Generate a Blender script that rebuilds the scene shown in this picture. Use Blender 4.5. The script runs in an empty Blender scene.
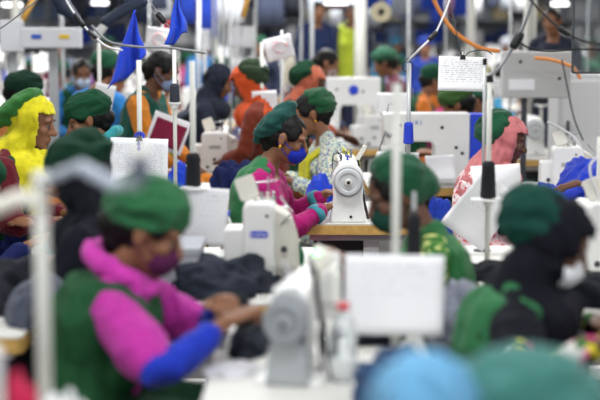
import bpy, bmesh, math, random
from mathutils import Vector, Matrix, noise, Euler
V = Vector
PI = math.pi
random.seed(7)
SC = bpy.context.scene
COL = SC.collection

# ------------------------------------------------------------------ camera
CAM_Z = 1.62
FPX = 85.0 / 36.0 * 600.0
PITCH = math.atan(161.0 / FPX)
FW = V((0, math.cos(PITCH), -math.sin(PITCH)))
UP = V((0, math.sin(PITCH), math.cos(PITCH)))


def W(px, py, D):
    """point of the place seen at (px, py), D metres away along the lens axis"""
    return V((0, 0, CAM_Z)) + D * (FW + V((1, 0, 0)) * ((px - 300) / FPX) + UP * ((200 - py) / FPX))


def S(D):
    return FPX / D


cam = bpy.data.cameras.new('camera')
cam.lens = 85
cam.sensor_width = 36
cam.clip_start = 0.1
cam.clip_end = 200
cam.dof.use_dof = True
cam.dof.focus_distance = 6.75
cam.dof.aperture_fstop = 1.6
cam.dof.aperture_blades = 0
camo = bpy.data.objects.new('camera', cam)
camo.location = (0, 0, CAM_Z)
camo.rotation_euler = (PI / 2 - PITCH, 0, 0)
COL.objects.link(camo)
SC.camera = camo


# --------------------------------------------------------------- materials
def lin(h):
    h = h.lstrip('#')
    out = []
    for i in (0, 2, 4):
        c = int(h[i:i + 2], 16) / 255
        out.append(c / 12.92 if c <= 0.04045 else ((c + 0.055) / 1.055) ** 2.4)
    return (out[0], out[1], out[2], 1)


_M = {}


def mat(name, hexc, rough=0.6, metal=0.0, spec=0.5, trans=0.0, emit=0.0, vary=0.0, scale=20.0, bump=0.0, bscale=60.0,
        sheen=0.0, alpha=1.0, ior=1.45):
    if name in _M:
        return _M[name]
    m = bpy.data.materials.new(name)
    m.use_nodes = True
    nt = m.node_tree
    b = nt.nodes['Principled BSDF']
    c = lin(hexc)
    b.inputs['Base Color'].default_value = c
    b.inputs['Roughness'].default_value = rough
    b.inputs['Metallic'].default_value = metal
    b.inputs['Specular IOR Level'].default_value = spec
    b.inputs['IOR'].default_value = ior
    b.inputs['Alpha'].default_value = alpha
    if trans:
        b.inputs['Transmission Weight'].default_value = trans
    if sheen:
        b.inputs['Sheen Weight'].default_value = sheen
        b.inputs['Sheen Roughness'].default_value = 0.5
    if emit:
        b.inputs['Emission Color'].default_value = c
        b.inputs['Emission Strength'].default_value = emit
    tc = nt.nodes.new('ShaderNodeTexCoord')
    if vary:
        n = nt.nodes.new('ShaderNodeTexNoise')
        n.inputs['Scale'].default_value = scale
        n.inputs['Detail'].default_value = 4
        nt.links.new(tc.outputs['Object'], n.inputs['Vector'])
        r = nt.nodes.new('ShaderNodeValToRGB')
        r.color_ramp.elements[0].position = 0.3
        r.color_ramp.elements[1].position = 0.7
        r.color_ramp.elements[0].color = tuple(x * (1 - vary) for x in c[:3]) + (1,)
        r.color_ramp.elements[1].color = tuple(min(1, x * (1 + vary)) for x in c[:3]) + (1,)
        nt.links.new(n.outputs['Fac'], r.inputs['Fac'])
        nt.links.new(r.outputs['Color'], b.inputs['Base Color'])
    if bump:
        n2 = nt.nodes.new('ShaderNodeTexNoise')
        n2.inputs['Scale'].default_value = bscale
        n2.inputs['Detail'].default_value = 3
        nt.links.new(tc.outputs['Object'], n2.inputs['Vector'])
        bp = nt.nodes.new('ShaderNodeBump')
        bp.inputs['Strength'].default_value = bump
        bp.inputs['Distance'].default_value = 0.01
        nt.links.new(n2.outputs['Fac'], bp.inputs['Height'])
        nt.links.new(bp.outputs['Normal'], b.inputs['Normal'])
    _M[name] = m
    return m


def muted(hexc):
    h = hexc.lstrip('#')
    r, g, b_ = (int(h[i:i + 2], 16) for i in (0, 2, 4))
    m = (r + g + b_) / 3
    if g > r * 1.15 and g > b_ * 1.02:
        k, s = .80, .88
    elif max(r, g, b_) - min(r, g, b_) > 60:
        k, s = .92, .92
    else:
        return hexc
    return '#%02x%02x%02x' % tuple(int(max(0, min(255, (m + (v - m) * s) * k))) for v in (r, g, b_))


def cloth(hexc, sheen=0.12, vary=0.12):
    hexc = muted(hexc)
    if sum(lin(hexc)[:3]) < .12:
        sheen = 0.0
    return mat('cloth_' + hexc.lstrip('#'), hexc, rough=0.85, spec=0.2, vary=vary, scale=35, bump=0.25, bscale=220,
               sheen=sheen)


def patterned(name, base, spots, scale=30, thr=0.55):
    """cloth printed with coloured blotches"""
    if name in _M:
        return _M[name]
    m = mat(name, base, rough=0.85, spec=0.2)
    nt = m.node_tree
    b = nt.nodes['Principled BSDF']
    tc = nt.nodes.new('ShaderNodeTexCoord')
    prev = None
    for i, hx in enumerate(spots):
        n = nt.nodes.new('ShaderNodeTexNoise')
        n.inputs['Scale'].default_value = scale
        n.inputs['Detail'].default_value = 1
        mp = nt.nodes.new('ShaderNodeMapping')
        mp.inputs['Location'].default_value = (i * 3.1, i * 1.7, i * 2.3)
        nt.links.new(tc.outputs['Object'], mp.inputs['Vector'])
        nt.links.new(mp.outputs['Vector'], n.inputs['Vector'])
        r = nt.nodes.new('ShaderNodeValToRGB')
        r.color_ramp.elements[0].position = thr
        r.color_ramp.elements[1].position = thr + 0.04
        nt.links.new(n.outputs['Fac'], r.inputs['Fac'])
        mx = nt.nodes.new('ShaderNodeMix')
        mx.data_type = 'RGBA'
        nt.links.new(r.outputs['Color'], mx.inputs[0])
        if prev is None:
            mx.inputs[6].default_value = lin(base)
        else:
            nt.links.new(prev, mx.inputs[6])
        mx.inputs[7].default_value = lin(hx)
        prev = mx.outputs[2]
    nt.links.new(prev, b.inputs['Base Color'])
    return m


def printed_paper(name='printed_paper', base='#f1f1f3', rows=16, dens=0.5, top=0.93, bottom=0.25, ink_k=0.5):
    """paper with rows of small print (generated coordinates: x across, z up)"""
    if name in _M:
        return _M[name]
    m = mat(name, base, rough=0.55, spec=0.3)
    nt = m.node_tree
    L = nt.links
    b = nt.nodes['Principled BSDF']
    tc = nt.nodes.new('ShaderNodeTexCoord')
    sp = nt.nodes.new('ShaderNodeSeparateXYZ')
    L.new(tc.outputs['Generated'], sp.inputs[0])

    def mth(op, a, bb=None):
        n = nt.nodes.new('ShaderNodeMath')
        n.operation = op
        for k, v in enumerate((a, bb)):
            if v is None:
                continue
            if isinstance(v, (int, float)):
                n.inputs[k].default_value = v
            else:
                L.new(v, n.inputs[k])
        return n.outputs[0]
    row = mth('MULTIPLY', sp.outputs['Z'], rows)
    fr = mth('FRACT', row)
    line = mth('MULTIPLY', mth('GREATER_THAN', fr, 0.35), mth('LESS_THAN', fr, 0.7))
    fl = mth('FLOOR', row)
    cmb = nt.nodes.new('ShaderNodeCombineXYZ')
    L.new(mth('MULTIPLY', sp.outputs['X'], 24), cmb.inputs[0])
    L.new(mth('MULTIPLY', fl, 7.3), cmb.inputs[1])
    n = nt.nodes.new('ShaderNodeTexNoise')
    n.inputs['Scale'].default_value = 1.0
    L.new(cmb.outputs[0], n.inputs['Vector'])
    word = mth('GREATER_THAN', n.outputs['Fac'], 1 - dens)
    box = mth('MULTIPLY', mth('MULTIPLY', mth('GREATER_THAN', sp.outputs['X'], 0.08), mth('LESS_THAN', sp.outputs['X'], 0.92)),
              mth('MULTIPLY', mth('GREATER_THAN', sp.outputs['Z'], bottom), mth('LESS_THAN', sp.outputs['Z'], top)))
    ink = mth('MULTIPLY', mth('MULTIPLY', line, word), box)
    mx = nt.nodes.new('ShaderNodeMix')
    mx.data_type = 'RGBA'
    L.new(mth('MULTIPLY', ink, ink_k), mx.inputs[0])
    mx.inputs[6].default_value = lin(base)
    mx.inputs[7].default_value = lin('#55565c')
    L.new(mx.outputs[2], b.inputs['Base Color'])
    return m


SKIN = mat('skin', '#80573f', rough=0.5, spec=0.35, vary=0.08, scale=18)
SKIN_D = mat('skin_deep', '#624232', rough=0.5, spec=0.35, vary=0.08, scale=18)
HAIR = mat('hair', '#0c0a09', rough=0.5, spec=0.25, vary=0.3, scale=60, bump=0.3, bscale=120)
WHITE = mat('white_enamel', '#e6e6e4', rough=0.3, spec=0.5, vary=0.03, scale=6)
CREAM = mat('cream_plastic', '#d9d6cb', rough=0.4)
GREYP = mat('grey_enamel', '#a7abae', rough=0.4)
DGREY = mat('dark_grey_plastic', '#3b3e44', rough=0.5)
BLACK = mat('black_plastic', '#131418', rough=0.45)
STEEL = mat('steel', '#b8babd', rough=0.25, metal=0.9)
POLEW = mat('white_painted_tube', '#cbcbc4', rough=0.4)
POLEG = mat('grey_steel_tube', '#a9abac', rough=0.35, metal=0.3)
LAM = mat('white_laminate', '#d2d1cc', rough=0.6, spec=0.25, vary=0.03, scale=8)
WOOD = mat('yellow_plywood', '#c99f58', rough=0.55, vary=0.18, scale=26)
BLUEP = mat('blue_plastic', '#1c3fc4', rough=0.4)
CLEAR = mat('clear_plastic', '#eef3f5', rough=0.08, trans=0.85, ior=1.2)
THREADK = mat('black_thread', '#15161d', rough=0.8, bump=0.5, bscale=400)
THREADB = mat('blue_thread', '#1a37b8', rough=0.7)
ORANGE = mat('orange_hose', '#e08a3a', rough=0.5)
CABLEW = mat('white_cable', '#d8d8da', rough=0.4)
CABLEG = mat('grey_cable', '#77787c', rough=0.4)
PRINT = printed_paper()
PRINTD = printed_paper('dense_printed_paper', '#eceef2', 24, 0.52, 0.95, 0.3, 0.33)
PRINTL = printed_paper('light_printed_paper', '#ececef', 11, 0.42, 0.9, 0.5, 0.22)
PAPER = mat('plain_paper', '#ededf0', rough=0.6)
EYEW = mat('eye_white', '#877b72', rough=0.3)
EYED = mat('eye_dark', '#120c09', rough=0.3)
REDC = mat('red_plastic', '#c62432', rough=0.4)


# -------------------------------------------------------------- mesh maker
class MB:
    def __init__(self):
        self.v = []
        self.f = []
        self.mi = []
        self.cur = 0

    def add(self, vs, fs):
        o = len(self.v)
        self.v += [tuple(x) for x in vs]
        for f in fs:
            self.f.append(tuple(i + o for i in f))
            self.mi.append(self.cur)

    def ring_loft(self, rings, cap=True):
        n = len(rings[0])
        vs = [p for r in rings for p in r]
        fs = []
        for k in range(len(rings) - 1):
            for i in range(n):
                j = (i + 1) % n
                fs.append((k * n + i, k * n + j, (k + 1) * n + j, (k + 1) * n + i))
        if cap:
            fs.append(tuple(reversed(range(n))))
            fs.append(tuple((len(rings) - 1) * n + i for i in range(n)))
        self.add(vs, fs)

    def tube(self, pts, radii, n=12, round_ends=True, flat=1.0, side=None):
        pts = [V(p) for p in pts]
        if isinstance(radii, (int, float)):
            radii = [radii] * len(pts)
        P, R, T = list(pts), list(radii), []
        m = len(P)
        for i in range(m):
            a = P[max(0, i - 1)]
            b = P[min(m - 1, i + 1)]
            t = (b - a)
            T.append(t.normalized() if t.length > 1e-9 else V((0, 0, 1)))
        if side is not None:
            nrm = V(side) - T[0] * V(side).dot(T[0])
            nrm.normalize()
        else:
            nrm = T[0].orthogonal().normalized()
        rings = []

        def ring(c, r, t, nn):
            bb = t.cross(nn)
            return [c + (nn * math.cos(2 * PI * i / n) + bb * flat * math.sin(2 * PI * i / n)) * r for i in range(n)]
        N = []
        for i in range(m):
            nrm = nrm - T[i] * nrm.dot(T[i])
            if nrm.length < 1e-6:
                nrm = T[i].orthogonal()
            nrm.normalize()
            N.append(nrm.copy())
        if round_ends:
            for a in (80, 55, 28):
                a = math.radians(a)
                rings.append(ring(P[0] - T[0] * R[0] * math.sin(a), R[0] * math.cos(a), T[0], N[0]))
        for i in range(m):
            rings.append(ring(P[i], R[i], T[i], N[i]))
        if round_ends:
            for a in (28, 55, 80):
                a = math.radians(a)
                rings.append(ring(P[-1] + T[-1] * R[-1] * math.sin(a), R[-1] * math.cos(a), T[-1], N[-1]))
        self.ring_loft(rings)

    def ell(self, c, r, M=None, n=16, m=10):
        c = V(c)
        M = M or Matrix.Identity(3)
        rings = []
        for k in range(m + 1):
            a = -PI / 2 + PI * (0.03 + 0.94 * k / m)
            rings.append([c + M @ V((r[0] * math.cos(a) * math.cos(2 * PI * i / n),
                                     r[1] * math.cos(a) * math.sin(2 * PI * i / n), r[2] * math.sin(a))) for i in range(n)])
        self.ring_loft(rings)

    def box(self, c, s, M=None):
        c = V(c)
        M = M or Matrix.Identity(3)
        vs = []
        for z in (-1, 1):
            for x, y in ((-1, -1), (1, -1), (1, 1), (-1, 1)):
                vs.append(c + M @ V((x * s[0] / 2, y * s[1] / 2, z * s[2] / 2)))
        self.add(vs, [(3, 2, 1, 0), (4, 5, 6, 7), (0, 1, 5, 4), (1, 2, 6, 5), (2, 3, 7, 6), (3, 0, 4, 7)])

    def cyl(self, p0, p1, r0, r1=None, n=20):
        self.tube([p0, p1], [r0, r1 if r1 is not None else r0], n, round_ends=False)

    def lathe(self, prof, c=(0, 0, 0), n=20, M=None):
        c = V(c)
        M = M or Matrix.Identity(3)
        self.ring_loft([[c + M @ V((max(r, 0.0005) * math.cos(2 * PI * i / n), max(r, 0.0005) * math.sin(2 * PI * i / n), z))
                         for i in range(n)] for r, z in prof])

    def prism(self, poly, axis, a0, a1):
        """outline poly (u,v) extruded along axis 'x','y','z' from a0 to a1"""
        def mk(u, v, a):
            return {'x': (a, u, v), 'y': (u, a, v), 'z': (u, v, a)}[axis]
        r0 = [V(mk(u, v, a0)) for u, v in poly]
        r1 = [V(mk(u, v, a1)) for u, v in poly]
        self.ring_loft([r0, r1])

    def sheet(self, grid, th=0.001):
        """grid[j][i] of points; gives it a thickness"""
        h, w = len(grid), len(grid[0])
        nrm = []
        for j in range(h):
            row = []
            for i in range(w):
                a = grid[j][min(i + 1, w - 1)] - grid[j][max(i - 1, 0)]
                b = grid[min(j + 1, h - 1)][i] - grid[max(j - 1, 0)][i]
                c = a.cross(b)
                row.append(c.normalized() if c.length > 1e-12 else V((0, 1, 0)))
            nrm.append(row)
        top = [grid[j][i] + nrm[j][i] * th / 2 for j in range(h) for i in range(w)]
        bot = [grid[j][i] - nrm[j][i] * th / 2 for j in range(h) for i in range(w)]
        k = h * w
        fs = []
        for j in range(h - 1):
            for i in range(w - 1):
                a, b, c, d = j * w + i, j * w + i + 1, (j + 1) * w + i + 1, (j + 1) * w + i
                fs.append((a, b, c, d))
                fs.append((k + d, k + c, k + b, k + a))
        for i in range(w - 1):
            fs.append((i, k + i, k + i + 1, i + 1))
            q = (h - 1) * w
            fs.append((q + i + 1, k + q + i + 1, k + q + i, q + i))
        for j in range(h - 1):
            a, d = j * w, (j + 1) * w
            fs.append((d, k + d, k + a, a))
            fs.append((a + w - 1, k + a + w - 1, k + d + w - 1, d + w - 1))
        self.add(top + bot, fs)

    def mesh(self, name, mats, smooth=False):
        me = bpy.data.meshes.new(name)
        me.from_pydata(self.v, [], self.f)
        if not isinstance(mats, (list, tuple)):
            mats = [mats]
        for m in mats:
            me.materials.append(m)
        if len(mats) > 1:
            me.polygons.foreach_set('material_index', self.mi)
        bm = bmesh.new()
        bm.from_mesh(me)
        bmesh.ops.recalc_face_normals(bm, faces=bm.faces)
        bm.to_mesh(me)
        bm.free()
        if smooth:
            me.polygons.foreach_set('use_smooth', [True] * len(me.polygons))
        me.update()
        return me

    def build(self, name, mats, parent=None, smooth=False, bevel=0.0, auto=False, loc=None):
        me = self.mesh(name, mats, smooth or auto)
        o = bpy.data.objects.new(name, me)
        COL.objects.link(o)
        if parent:
            o.parent = parent
        if loc is not None:
            o.location = loc
        if bevel:
            md = o.modifiers.new('bevel', 'BEVEL')
            md.width = bevel
            md.segments = 3
            md.limit_method = 'ANGLE'
            md.angle_limit = math.radians(40)
        if auto:
            try:
                me.set_sharp_from_angle(angle=math.radians(38))
            except Exception:
                pass
        return o


def bake(mb, name, mats, voxel, smooth=2, fold=None, parent=None, tri_smooth=0.5, cut=None, solid=0.0):
    """union of the shapes in mb as one continuous skin"""
    me = mb.mesh(name + '_raw', mats)
    o = bpy.data.objects.new(name + '_raw', me)
    COL.objects.link(o)
    r = o.modifiers.new('r', 'REMESH')
    r.mode = 'VOXEL'
    r.voxel_size = voxel
    if smooth:
        s = o.modifiers.new('s', 'SMOOTH')
        s.factor = tri_smooth
        s.iterations = smooth
    dg = bpy.context.evaluated_depsgraph_get()
    dg.update()
    out = bpy.data.meshes.new_from_object(o.evaluated_get(dg))
    bpy.data.objects.remove(o)
    out.name = name
    if fold:
        n = len(out.vertices)
        cos = [0.0] * (3 * n)
        out.vertices.foreach_get('co', cos)
        nrm = [v.normal.copy() for v in out.vertices]
        for i in range(n):
            p = V(cos[3 * i:3 * i + 3])
            q = p + nrm[i] * fold(p)
            cos[3 * i:3 * i + 3] = q
        out.vertices.foreach_set('co', cos)
    if cut:
        bm = bmesh.new()
        bm.from_mesh(out)
        bmesh.ops.delete(bm, geom=[v for v in bm.verts if cut(v.co)], context='VERTS')
        bm.to_mesh(out)
        bm.free()
    out.polygons.foreach_set('use_smooth', [True] * len(out.polygons))
    out.materials.clear()
    out.materials.append(mats)
    out.update()
    ob = bpy.data.objects.new(name, out)
    COL.objects.link(ob)
    if solid:
        md = ob.modifiers.new('hem', 'SOLIDIFY')
        md.thickness = solid
        md.offset = 0
    if parent:
        ob.parent = parent
    return ob


def folds(amp, sx=9, sy=9, sz=9, seed=0.0):
    off = V((seed * 3.7, seed * 1.3, seed * 5.1))

    def f(p):
        q = V((p.x * sx, p.y * sy, p.z * sz)) + off
        w = noise.noise_vector(q * 0.5) * 0.8
        a = noise.noise(q + w)
        b = noise.noise((q + w) * 2.1)
        return amp * ((0.5 - abs(a) * 2.2) + 0.45 * (0.4 - abs(b) * 2))
    return f


def tag(o, label, cat, group=None, kind=None):
    o['label'] = label
    if cat:
        o['category'] = cat
    if group:
        o['group'] = group
    if kind:
        o['kind'] = kind
    return o


def thing(name, label, cat, loc=(0, 0, 0), rz=0.0, group=None):
    o = bpy.data.objects.new(name, None)
    o.empty_display_size = 0.05
    COL.objects.link(o)
    o.location = loc
    o.rotation_euler = (0, 0, rz)
    return tag(o, label, cat, group)


def struct(o):
    o['kind'] = 'structure'
    return o


def dup(root, loc=None, rz=None, label=None, group=None):
    kids = list(root.children)
    c = root.copy()
    COL.objects.link(c)
    if loc is not None:
        c.location = loc
    if rz is not None:
        c.rotation_euler = (0, 0, rz)
    if label:
        c['label'] = label
    if group:
        c['group'] = group
    for k in kids:
        gk = list(k.children)
        d = k.copy()
        COL.objects.link(d)
        d.parent = c
        for g in gk:
            e = g.copy()
            COL.objects.link(e)
            e.parent = d
    return c


# ------------------------------------------------------------------ people
def rot_y(a):
    return Matrix.Rotation(a, 3, 'Y')


def person(label, head, yaw, pitch=0.35, turn=0.0, hx=None, scale=1.0, skin=None, voxel=0.008, hands=(None, None),
           shirt='#c0148c', sleeve=None, sleeve_end=0.85, undersleeve=None, cuff=None, vest=None, scarf=None, hood=None,
           cap=None, cap_shape='dome', cap_pitch=None, hair='bun', mask=None, trousers='#23252e', shawl=None, seed=0.0,
           seat=0.50, group=None, face=True, earring=False, root_label_cat='person', stand=False, curl=0.5, drape=None, elbow=.7, short=.5, vest_open=False, sh_fwd=0.0, vest_g=.026, armhole=0.0, skirt=None, open_x=.050, cap_geo=None,
           shirt_mat=None, sleeve_mat=None, vest_logo=False, lap=True):
    skin = skin or SKIN
    H = V(head)
    c, s = math.cos(yaw), math.sin(yaw)
    hz = H.z
    if hx is None:
        dz = hz - 0.19 - seat
        hx = 0.10 + 0.75 * math.sqrt(max(0.0, 0.49 ** 2 - dz * dz))
        hx = max(0.12, hx)
    rx, ry = H.x - c * hx, H.y - s * hx
    root = thing('person', label, 'person', (rx, ry, 0), yaw, group)

    def L(p):
        d = V(p) - V((rx, ry, 0))
        return V((d.x * c + d.y * s, -d.x * s + d.y * c, d.z))
    Hd = V((hx, 0, hz))
    HM = Matrix.Rotation(turn, 3, 'Z') @ rot_y(pitch)

    def h(x, y, z):
        return Hd + HM @ V((x, y, z))
    NB = V((hx - 0.092, 0, hz - 0.145))
    P0 = V((0, 0, seat))
    C1 = V((NB.x * 0.15 - 0.04, 0, (seat + NB.z) / 2 + 0.06))

    def sp(t):
        return P0 * (1 - t) ** 2 + C1 * 2 * t * (1 - t) + NB * t * t

    def spt(t):
        return ((C1 - P0) * (1 - t) + (NB - C1) * t).normalized()
    prof = [(0.0, .165, .125), (.15, .166, .12), (.35, .138, .105), (.55, .142, .108), (.72, .155, .110), (.86, .155, .098),
            (.95, .115, .075), (1.0, .062, .055)]

    def torso(mb, g, t0=0.0, t1=1.0, neck=True, wide=0.0):
        rings = []
        for t, a, b in prof:
            if t < t0 - 1e-6 or t > t1 + 1e-6:
                continue
            ce = sp(t)
            tt = spt(t)
            fx = V((0, 1, 0)).cross(tt)
            aa, bb = a + g + wide * (1 - t), b + g
            if t == 0.0:
                ce = ce - tt * 0.03
            rings.append([ce + V((0, 1, 0)) * aa * math.cos(2 * PI * i / 24) + fx * bb * math.sin(2 * PI * i / 24) for i in range(24)])
        mb.ring_loft(rings)
        for sg in (1, -1):
            ce = sp(0.70) + V((0, 1, 0)).cross(spt(.7)) * 0.07
            mb.ell(ce + V((0, sg * .068, 0)), (.062 + g, .06 + g, .062 + g))
    # arms
    SH = [NB + V((-.015 + sh_fwd, sg * .158, -.055)) for sg in (1, -1)]
    arms = []
    for k, sg in enumerate((1, -1)):
        tgt = hands[k]
        if tgt is None:
            tw = V((hx + 0.14, sg * 0.13, 0.82)) if not stand else V((0.12, sg * .25, seat - .05))
        else:
            tw = L(tgt)
        a_, b_ = 0.262, 0.238
        d = tw - SH[k]
        ln = min(d.length, a_ + b_ - 0.004)
        d.normalize()
        wr = SH[k] + d * ln
        ca = (a_ * a_ + ln * ln - b_ * b_) / (2 * a_ * ln)
        pole = V((-0.35, sg * elbow, -1))
        pole = (pole - d * pole.dot(d)).normalized()
        el = SH[k] + d * (a_ * ca) + pole * (a_ * math.sqrt(max(0, 1 - ca * ca)))
        arms.append((SH[k], el, wr))

    def arm(mb, k, g, t_end, g2=None, t0=0.0):
        s_, e_, w_ = arms[k]
        g2 = g if g2 is None else g2
        pts, rr = [], []
        rad = [(0.0, .052), (.12, .052), (.3, .046), (.5, .039), (.56, .038), (.66, .037), (.82, .030), (1.0, .024)]
        for t, r in rad:
            if t < t0 or t > t_end:
                continue
            p = s_.lerp(e_, t / .5) if t <= .5 else e_.lerp(w_, (t - .5) / .5)
            pts.append(p)
            rr.append(r + g + (g2 - g) * (t / max(t_end, .01)))
        p = s_.lerp(e_, t_end / .5) if t_end <= .5 else e_.lerp(w_, (t_end - .5) / .5)
        if (pts[-1] - p).length > 0.01:
            pts.append(p)
            rr.append((.024 if t_end > .9 else .03 if t_end > .6 else .04) + g2)
        mb.tube(pts, rr, 14)

    b = MB()
    torso(b, -0.004)
    b.tube([NB - V((0, 0, .03)), NB + V((.01, 0, .04)), h(-.025, 0, -.05)], [.052, .047, .05], 16)
    for sg in (1, -1):
        b.tube([NB + V((-.01, sg * .02, .02)), NB + V((-.015, sg * .07, -.015)), NB + V((-.015, sg * .13, -.045))], [.045, .048, .04], 12)
    # head
    b.ell(h(-.012, 0, .032), (.098, .076, .084), HM, 20, 14)
    b.ell(h(.022, 0, -.028), (.064, .060, .082), HM, 20, 14)
    b.ell(h(.036, 0, -.076), (.045, .044, .034), HM)
    b.ell(h(.066, 0, -.094), (.021, .024, .017), HM)
    b.tube([h(.083, 0, .018), h(.098, 0, -.004), h(.108, 0, -.022)], [.0085, .010, .0135], 10)
    for sg in (1, -1):
        b.ell(h(.100, sg * .013, -.026), (.011, .009, .008), HM)
        b.ell(h(.074, sg * .030, .032), (.016, .027, .009), HM)
        b.ell(h(.060, sg * .040, -.016), (.024, .020, .022), HM)
        if not hood:
            b.ell(h(-.008, sg * .079, -.002), (.018, .009, .033), HM @ rot_y(-.2))
        b.ell(h(.070, sg * .031, .006), (.013, .015, .009), HM)
    b.ell(h(.084, 0, -.050), (.012, .024, .0065), HM)
    b.ell(h(.082, 0, -.062), (.012, .021, .0065), HM)
    # limbs
    for k, sg in enumerate((1, -1)):
        arm(b, k, -0.002, 1.0)
        s_, e_, w_ = arms[k]
        fd = (w_ - e_).normalized()
        # hand frame
        d = (V((fd.x, fd.y, 0)).normalized() * 0.9 + V((0, 0, -0.25 if fd.z < 0.2 else .1))).normalized()
        if stand:
            d = fd
        d = (d + fd * 0.5).normalized()
        up = V((0, 0, 1)) if not stand else V((0, sg, 0))
        side = d.cross(up).normalized()       # points to -y for d=+x
        nn = side.cross(d).normalized()       # back of hand
        fr = 0.0085 if voxel < 0.0085 else 0.0105
        if voxel >= 0.011:
            fr = 0.013
        b.tube([w_, w_ + d * .03, w_ + d * .075], [.026, .036, .038], 12, flat=.42, side=side)
        lens = (.072, .080, .075, .058)
        for q in range(4):
            o_ = (q - 1.5) * .0195 * (-1 if sg > 0 else 1) * -1
            base = w_ + d * .075 + side * o_
            cur = base
            dd = d.copy()
            pts = [w_ + d * .04 + side * o_ * .8, base]
            for j, fl in enumerate((.45, .32, .23)):
                ang = curl * (0.55 + .25 * j) * (1 + .12 * q)
                dd = (dd * math.cos(ang) - nn * math.sin(ang)).normalized()
                nn2 = side.cross(dd)
                cur = cur + dd * lens[q] * fl
                pts.append(cur)
                nn_ = nn2
            b.tube(pts, [fr * 1.1, fr * 1.1, fr * 1.02, fr * .95, fr * .85], 8)
        ts = side * (1 if sg > 0 else -1)
        # thumb leaves the inner side of the palm
        inner = ts * -1 if False else ts
        tb = w_ + d * .02 + inner * .022
        b.tube([tb, tb + d * .028 + inner * .026 - nn * .008, tb + d * .058 + inner * .032 - nn * .018,
                tb + d * .080 + inner * .026 - nn * .026], [.013, fr * 1.35, fr * 1.2, fr], 8)
        if stand:
            kn, an = V((0.03, sg * .09, seat * .52)), V((0, sg * .09, .07))
        else:
            kn, an = V((.42, sg * .11, seat + .02)), V((.38, sg * .11, .07))
        b.tube([V((0, sg * .085, seat - .01)), V((0, sg * .085, seat - .01)).lerp(kn, .5), kn], [.085, .072, .052], 14)
        b.tube([kn, kn.lerp(an, .35), an], [.052, .050, .033], 14)
        b.tube([an + V((-.03, 0, -.03)), an + V((.07, 0, -.04)), an + V((.16, 0, -.048))], [.032, .032, .02], 10, flat=.8)
    body = bake(b, 'body', skin, voxel, 2, None, root)

    # eyes, brows
    if face:
        for sg in (1, -1):
            e = MB()
            e.ell(h(.0765, sg * .031, .006), (.0085, .0125, .0065), HM, 12, 8)
            eo = e.build('eye', EYEW, root, True)
            p = MB()
            p.ell(h(.0845, sg * .031, .003), (.0035, .0055, .005), HM, 10, 6)
            p.build('iris', EYED, eo, True)
            w = MB()
            w.tube([h(.083, sg * .014, .030), h(.088, sg * .030, .036), h(.077, sg * .050, .030)], [.002, .0035, .0015], 6)
            w.build('eyebrow', HAIR, root, True)
            l = MB()
            l.tube([h(.084, sg * .019, .009), h(.087, sg * .031, .012), h(.079, sg * .044, .008)], [.0012, .002, .0012], 6)
            l.build('eyelashes', HAIR, eo, True)
    gv = max(voxel, .0085)
    # shirt
    sm = shirt_mat or cloth(shirt)
    g = MB()
    torso(g, .012, 0, .95)
    for sg in (1, -1):
        g.tube([NB + V((-.012, sg * .045, .004)), NB + V((-.015, sg * .08, -.015)), NB + V((-.015, sg * .14, -.045))], [.050, .058, .058], 12)
    e1 = short if undersleeve else sleeve_end
    for k in (0, 1):
        arm(g, k, .014, e1, .030 if undersleeve else .014)
    if lap and not stand:
        for sg in (1, -1):
            g.tube([V((-.02, sg * .09, seat)), V((.18, sg * .10, seat + .01)), V((.40, sg * .10, seat + .01))], [.115, .098, .085], 14)
        g.ell((.12, 0, seat - .02), (.22, .16, .07))
    if stand:
        g.tube([V((0, 0, seat + .05)), V((0, 0, seat * .7)), V((0, 0, seat * .5))], [.16, .19, .21], 20, flat=.75)
    bake(g, 'kameez', sm, gv, 2, folds(.009, 11, 11, 7, seed), root)
    if undersleeve:
        for k in (0, 1):
            g = MB()
            arm(g, k, .009, sleeve_end, .009, t0=.3)
            bake(g, 'sleeve', sleeve_mat or cloth(undersleeve), gv, 2, folds(.006, 20, 20, 20, seed + k), root)
    if cuff:
        for k in (0, 1):
            g = MB()
            s_, e_, w_ = arms[k]
            p1 = e_.lerp(w_, (sleeve_end - .5) * 2 + .02)
            p0 = e_.lerp(w_, (sleeve_end - .5) * 2 - .14)
            g.tube([p0, p1], [.049, .046], 16, round_ends=False)
            g.build('cuff', cloth(cuff), root, True)
    g = MB()
    for sg in (1, -1):
        if stand:
            g.tube([V((0, sg * .09, seat)), V((.03, sg * .09, seat * .52)), V((0, sg * .09, .1))], [.10, .085, .07], 14)
        else:
            g.tube([V((0, sg * .09, seat)), V((.40, sg * .11, seat)), V((.42, sg * .11, seat - .04)), V((.38, sg * .11, .10))],
                   [.092, .078, .07, .06], 14)
    bake(g, 'trousers', cloth(trousers), .014, 2, folds(.008, 10, 10, 6, seed), root)
    if skirt:
        g = MB()
        for sg in (1, -1):
            g.tube([V((-.03, sg * .09, seat)), V((.18, sg * .10, seat + .03)), V((.42, sg * .10, seat + .03)), V((.44, sg * .10, seat - .15))], [.13, .112, .098, .09], 14)
        g.ell((.10, 0, seat), (.24, .17, .10))
        g.ell((-.01, 0, seat + .08), (.165, .19, .12))
        bake(g, 'skirt', cloth(skirt), gv, 2, folds(.012, 9, 9, 9, seed + 9), root)
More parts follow.
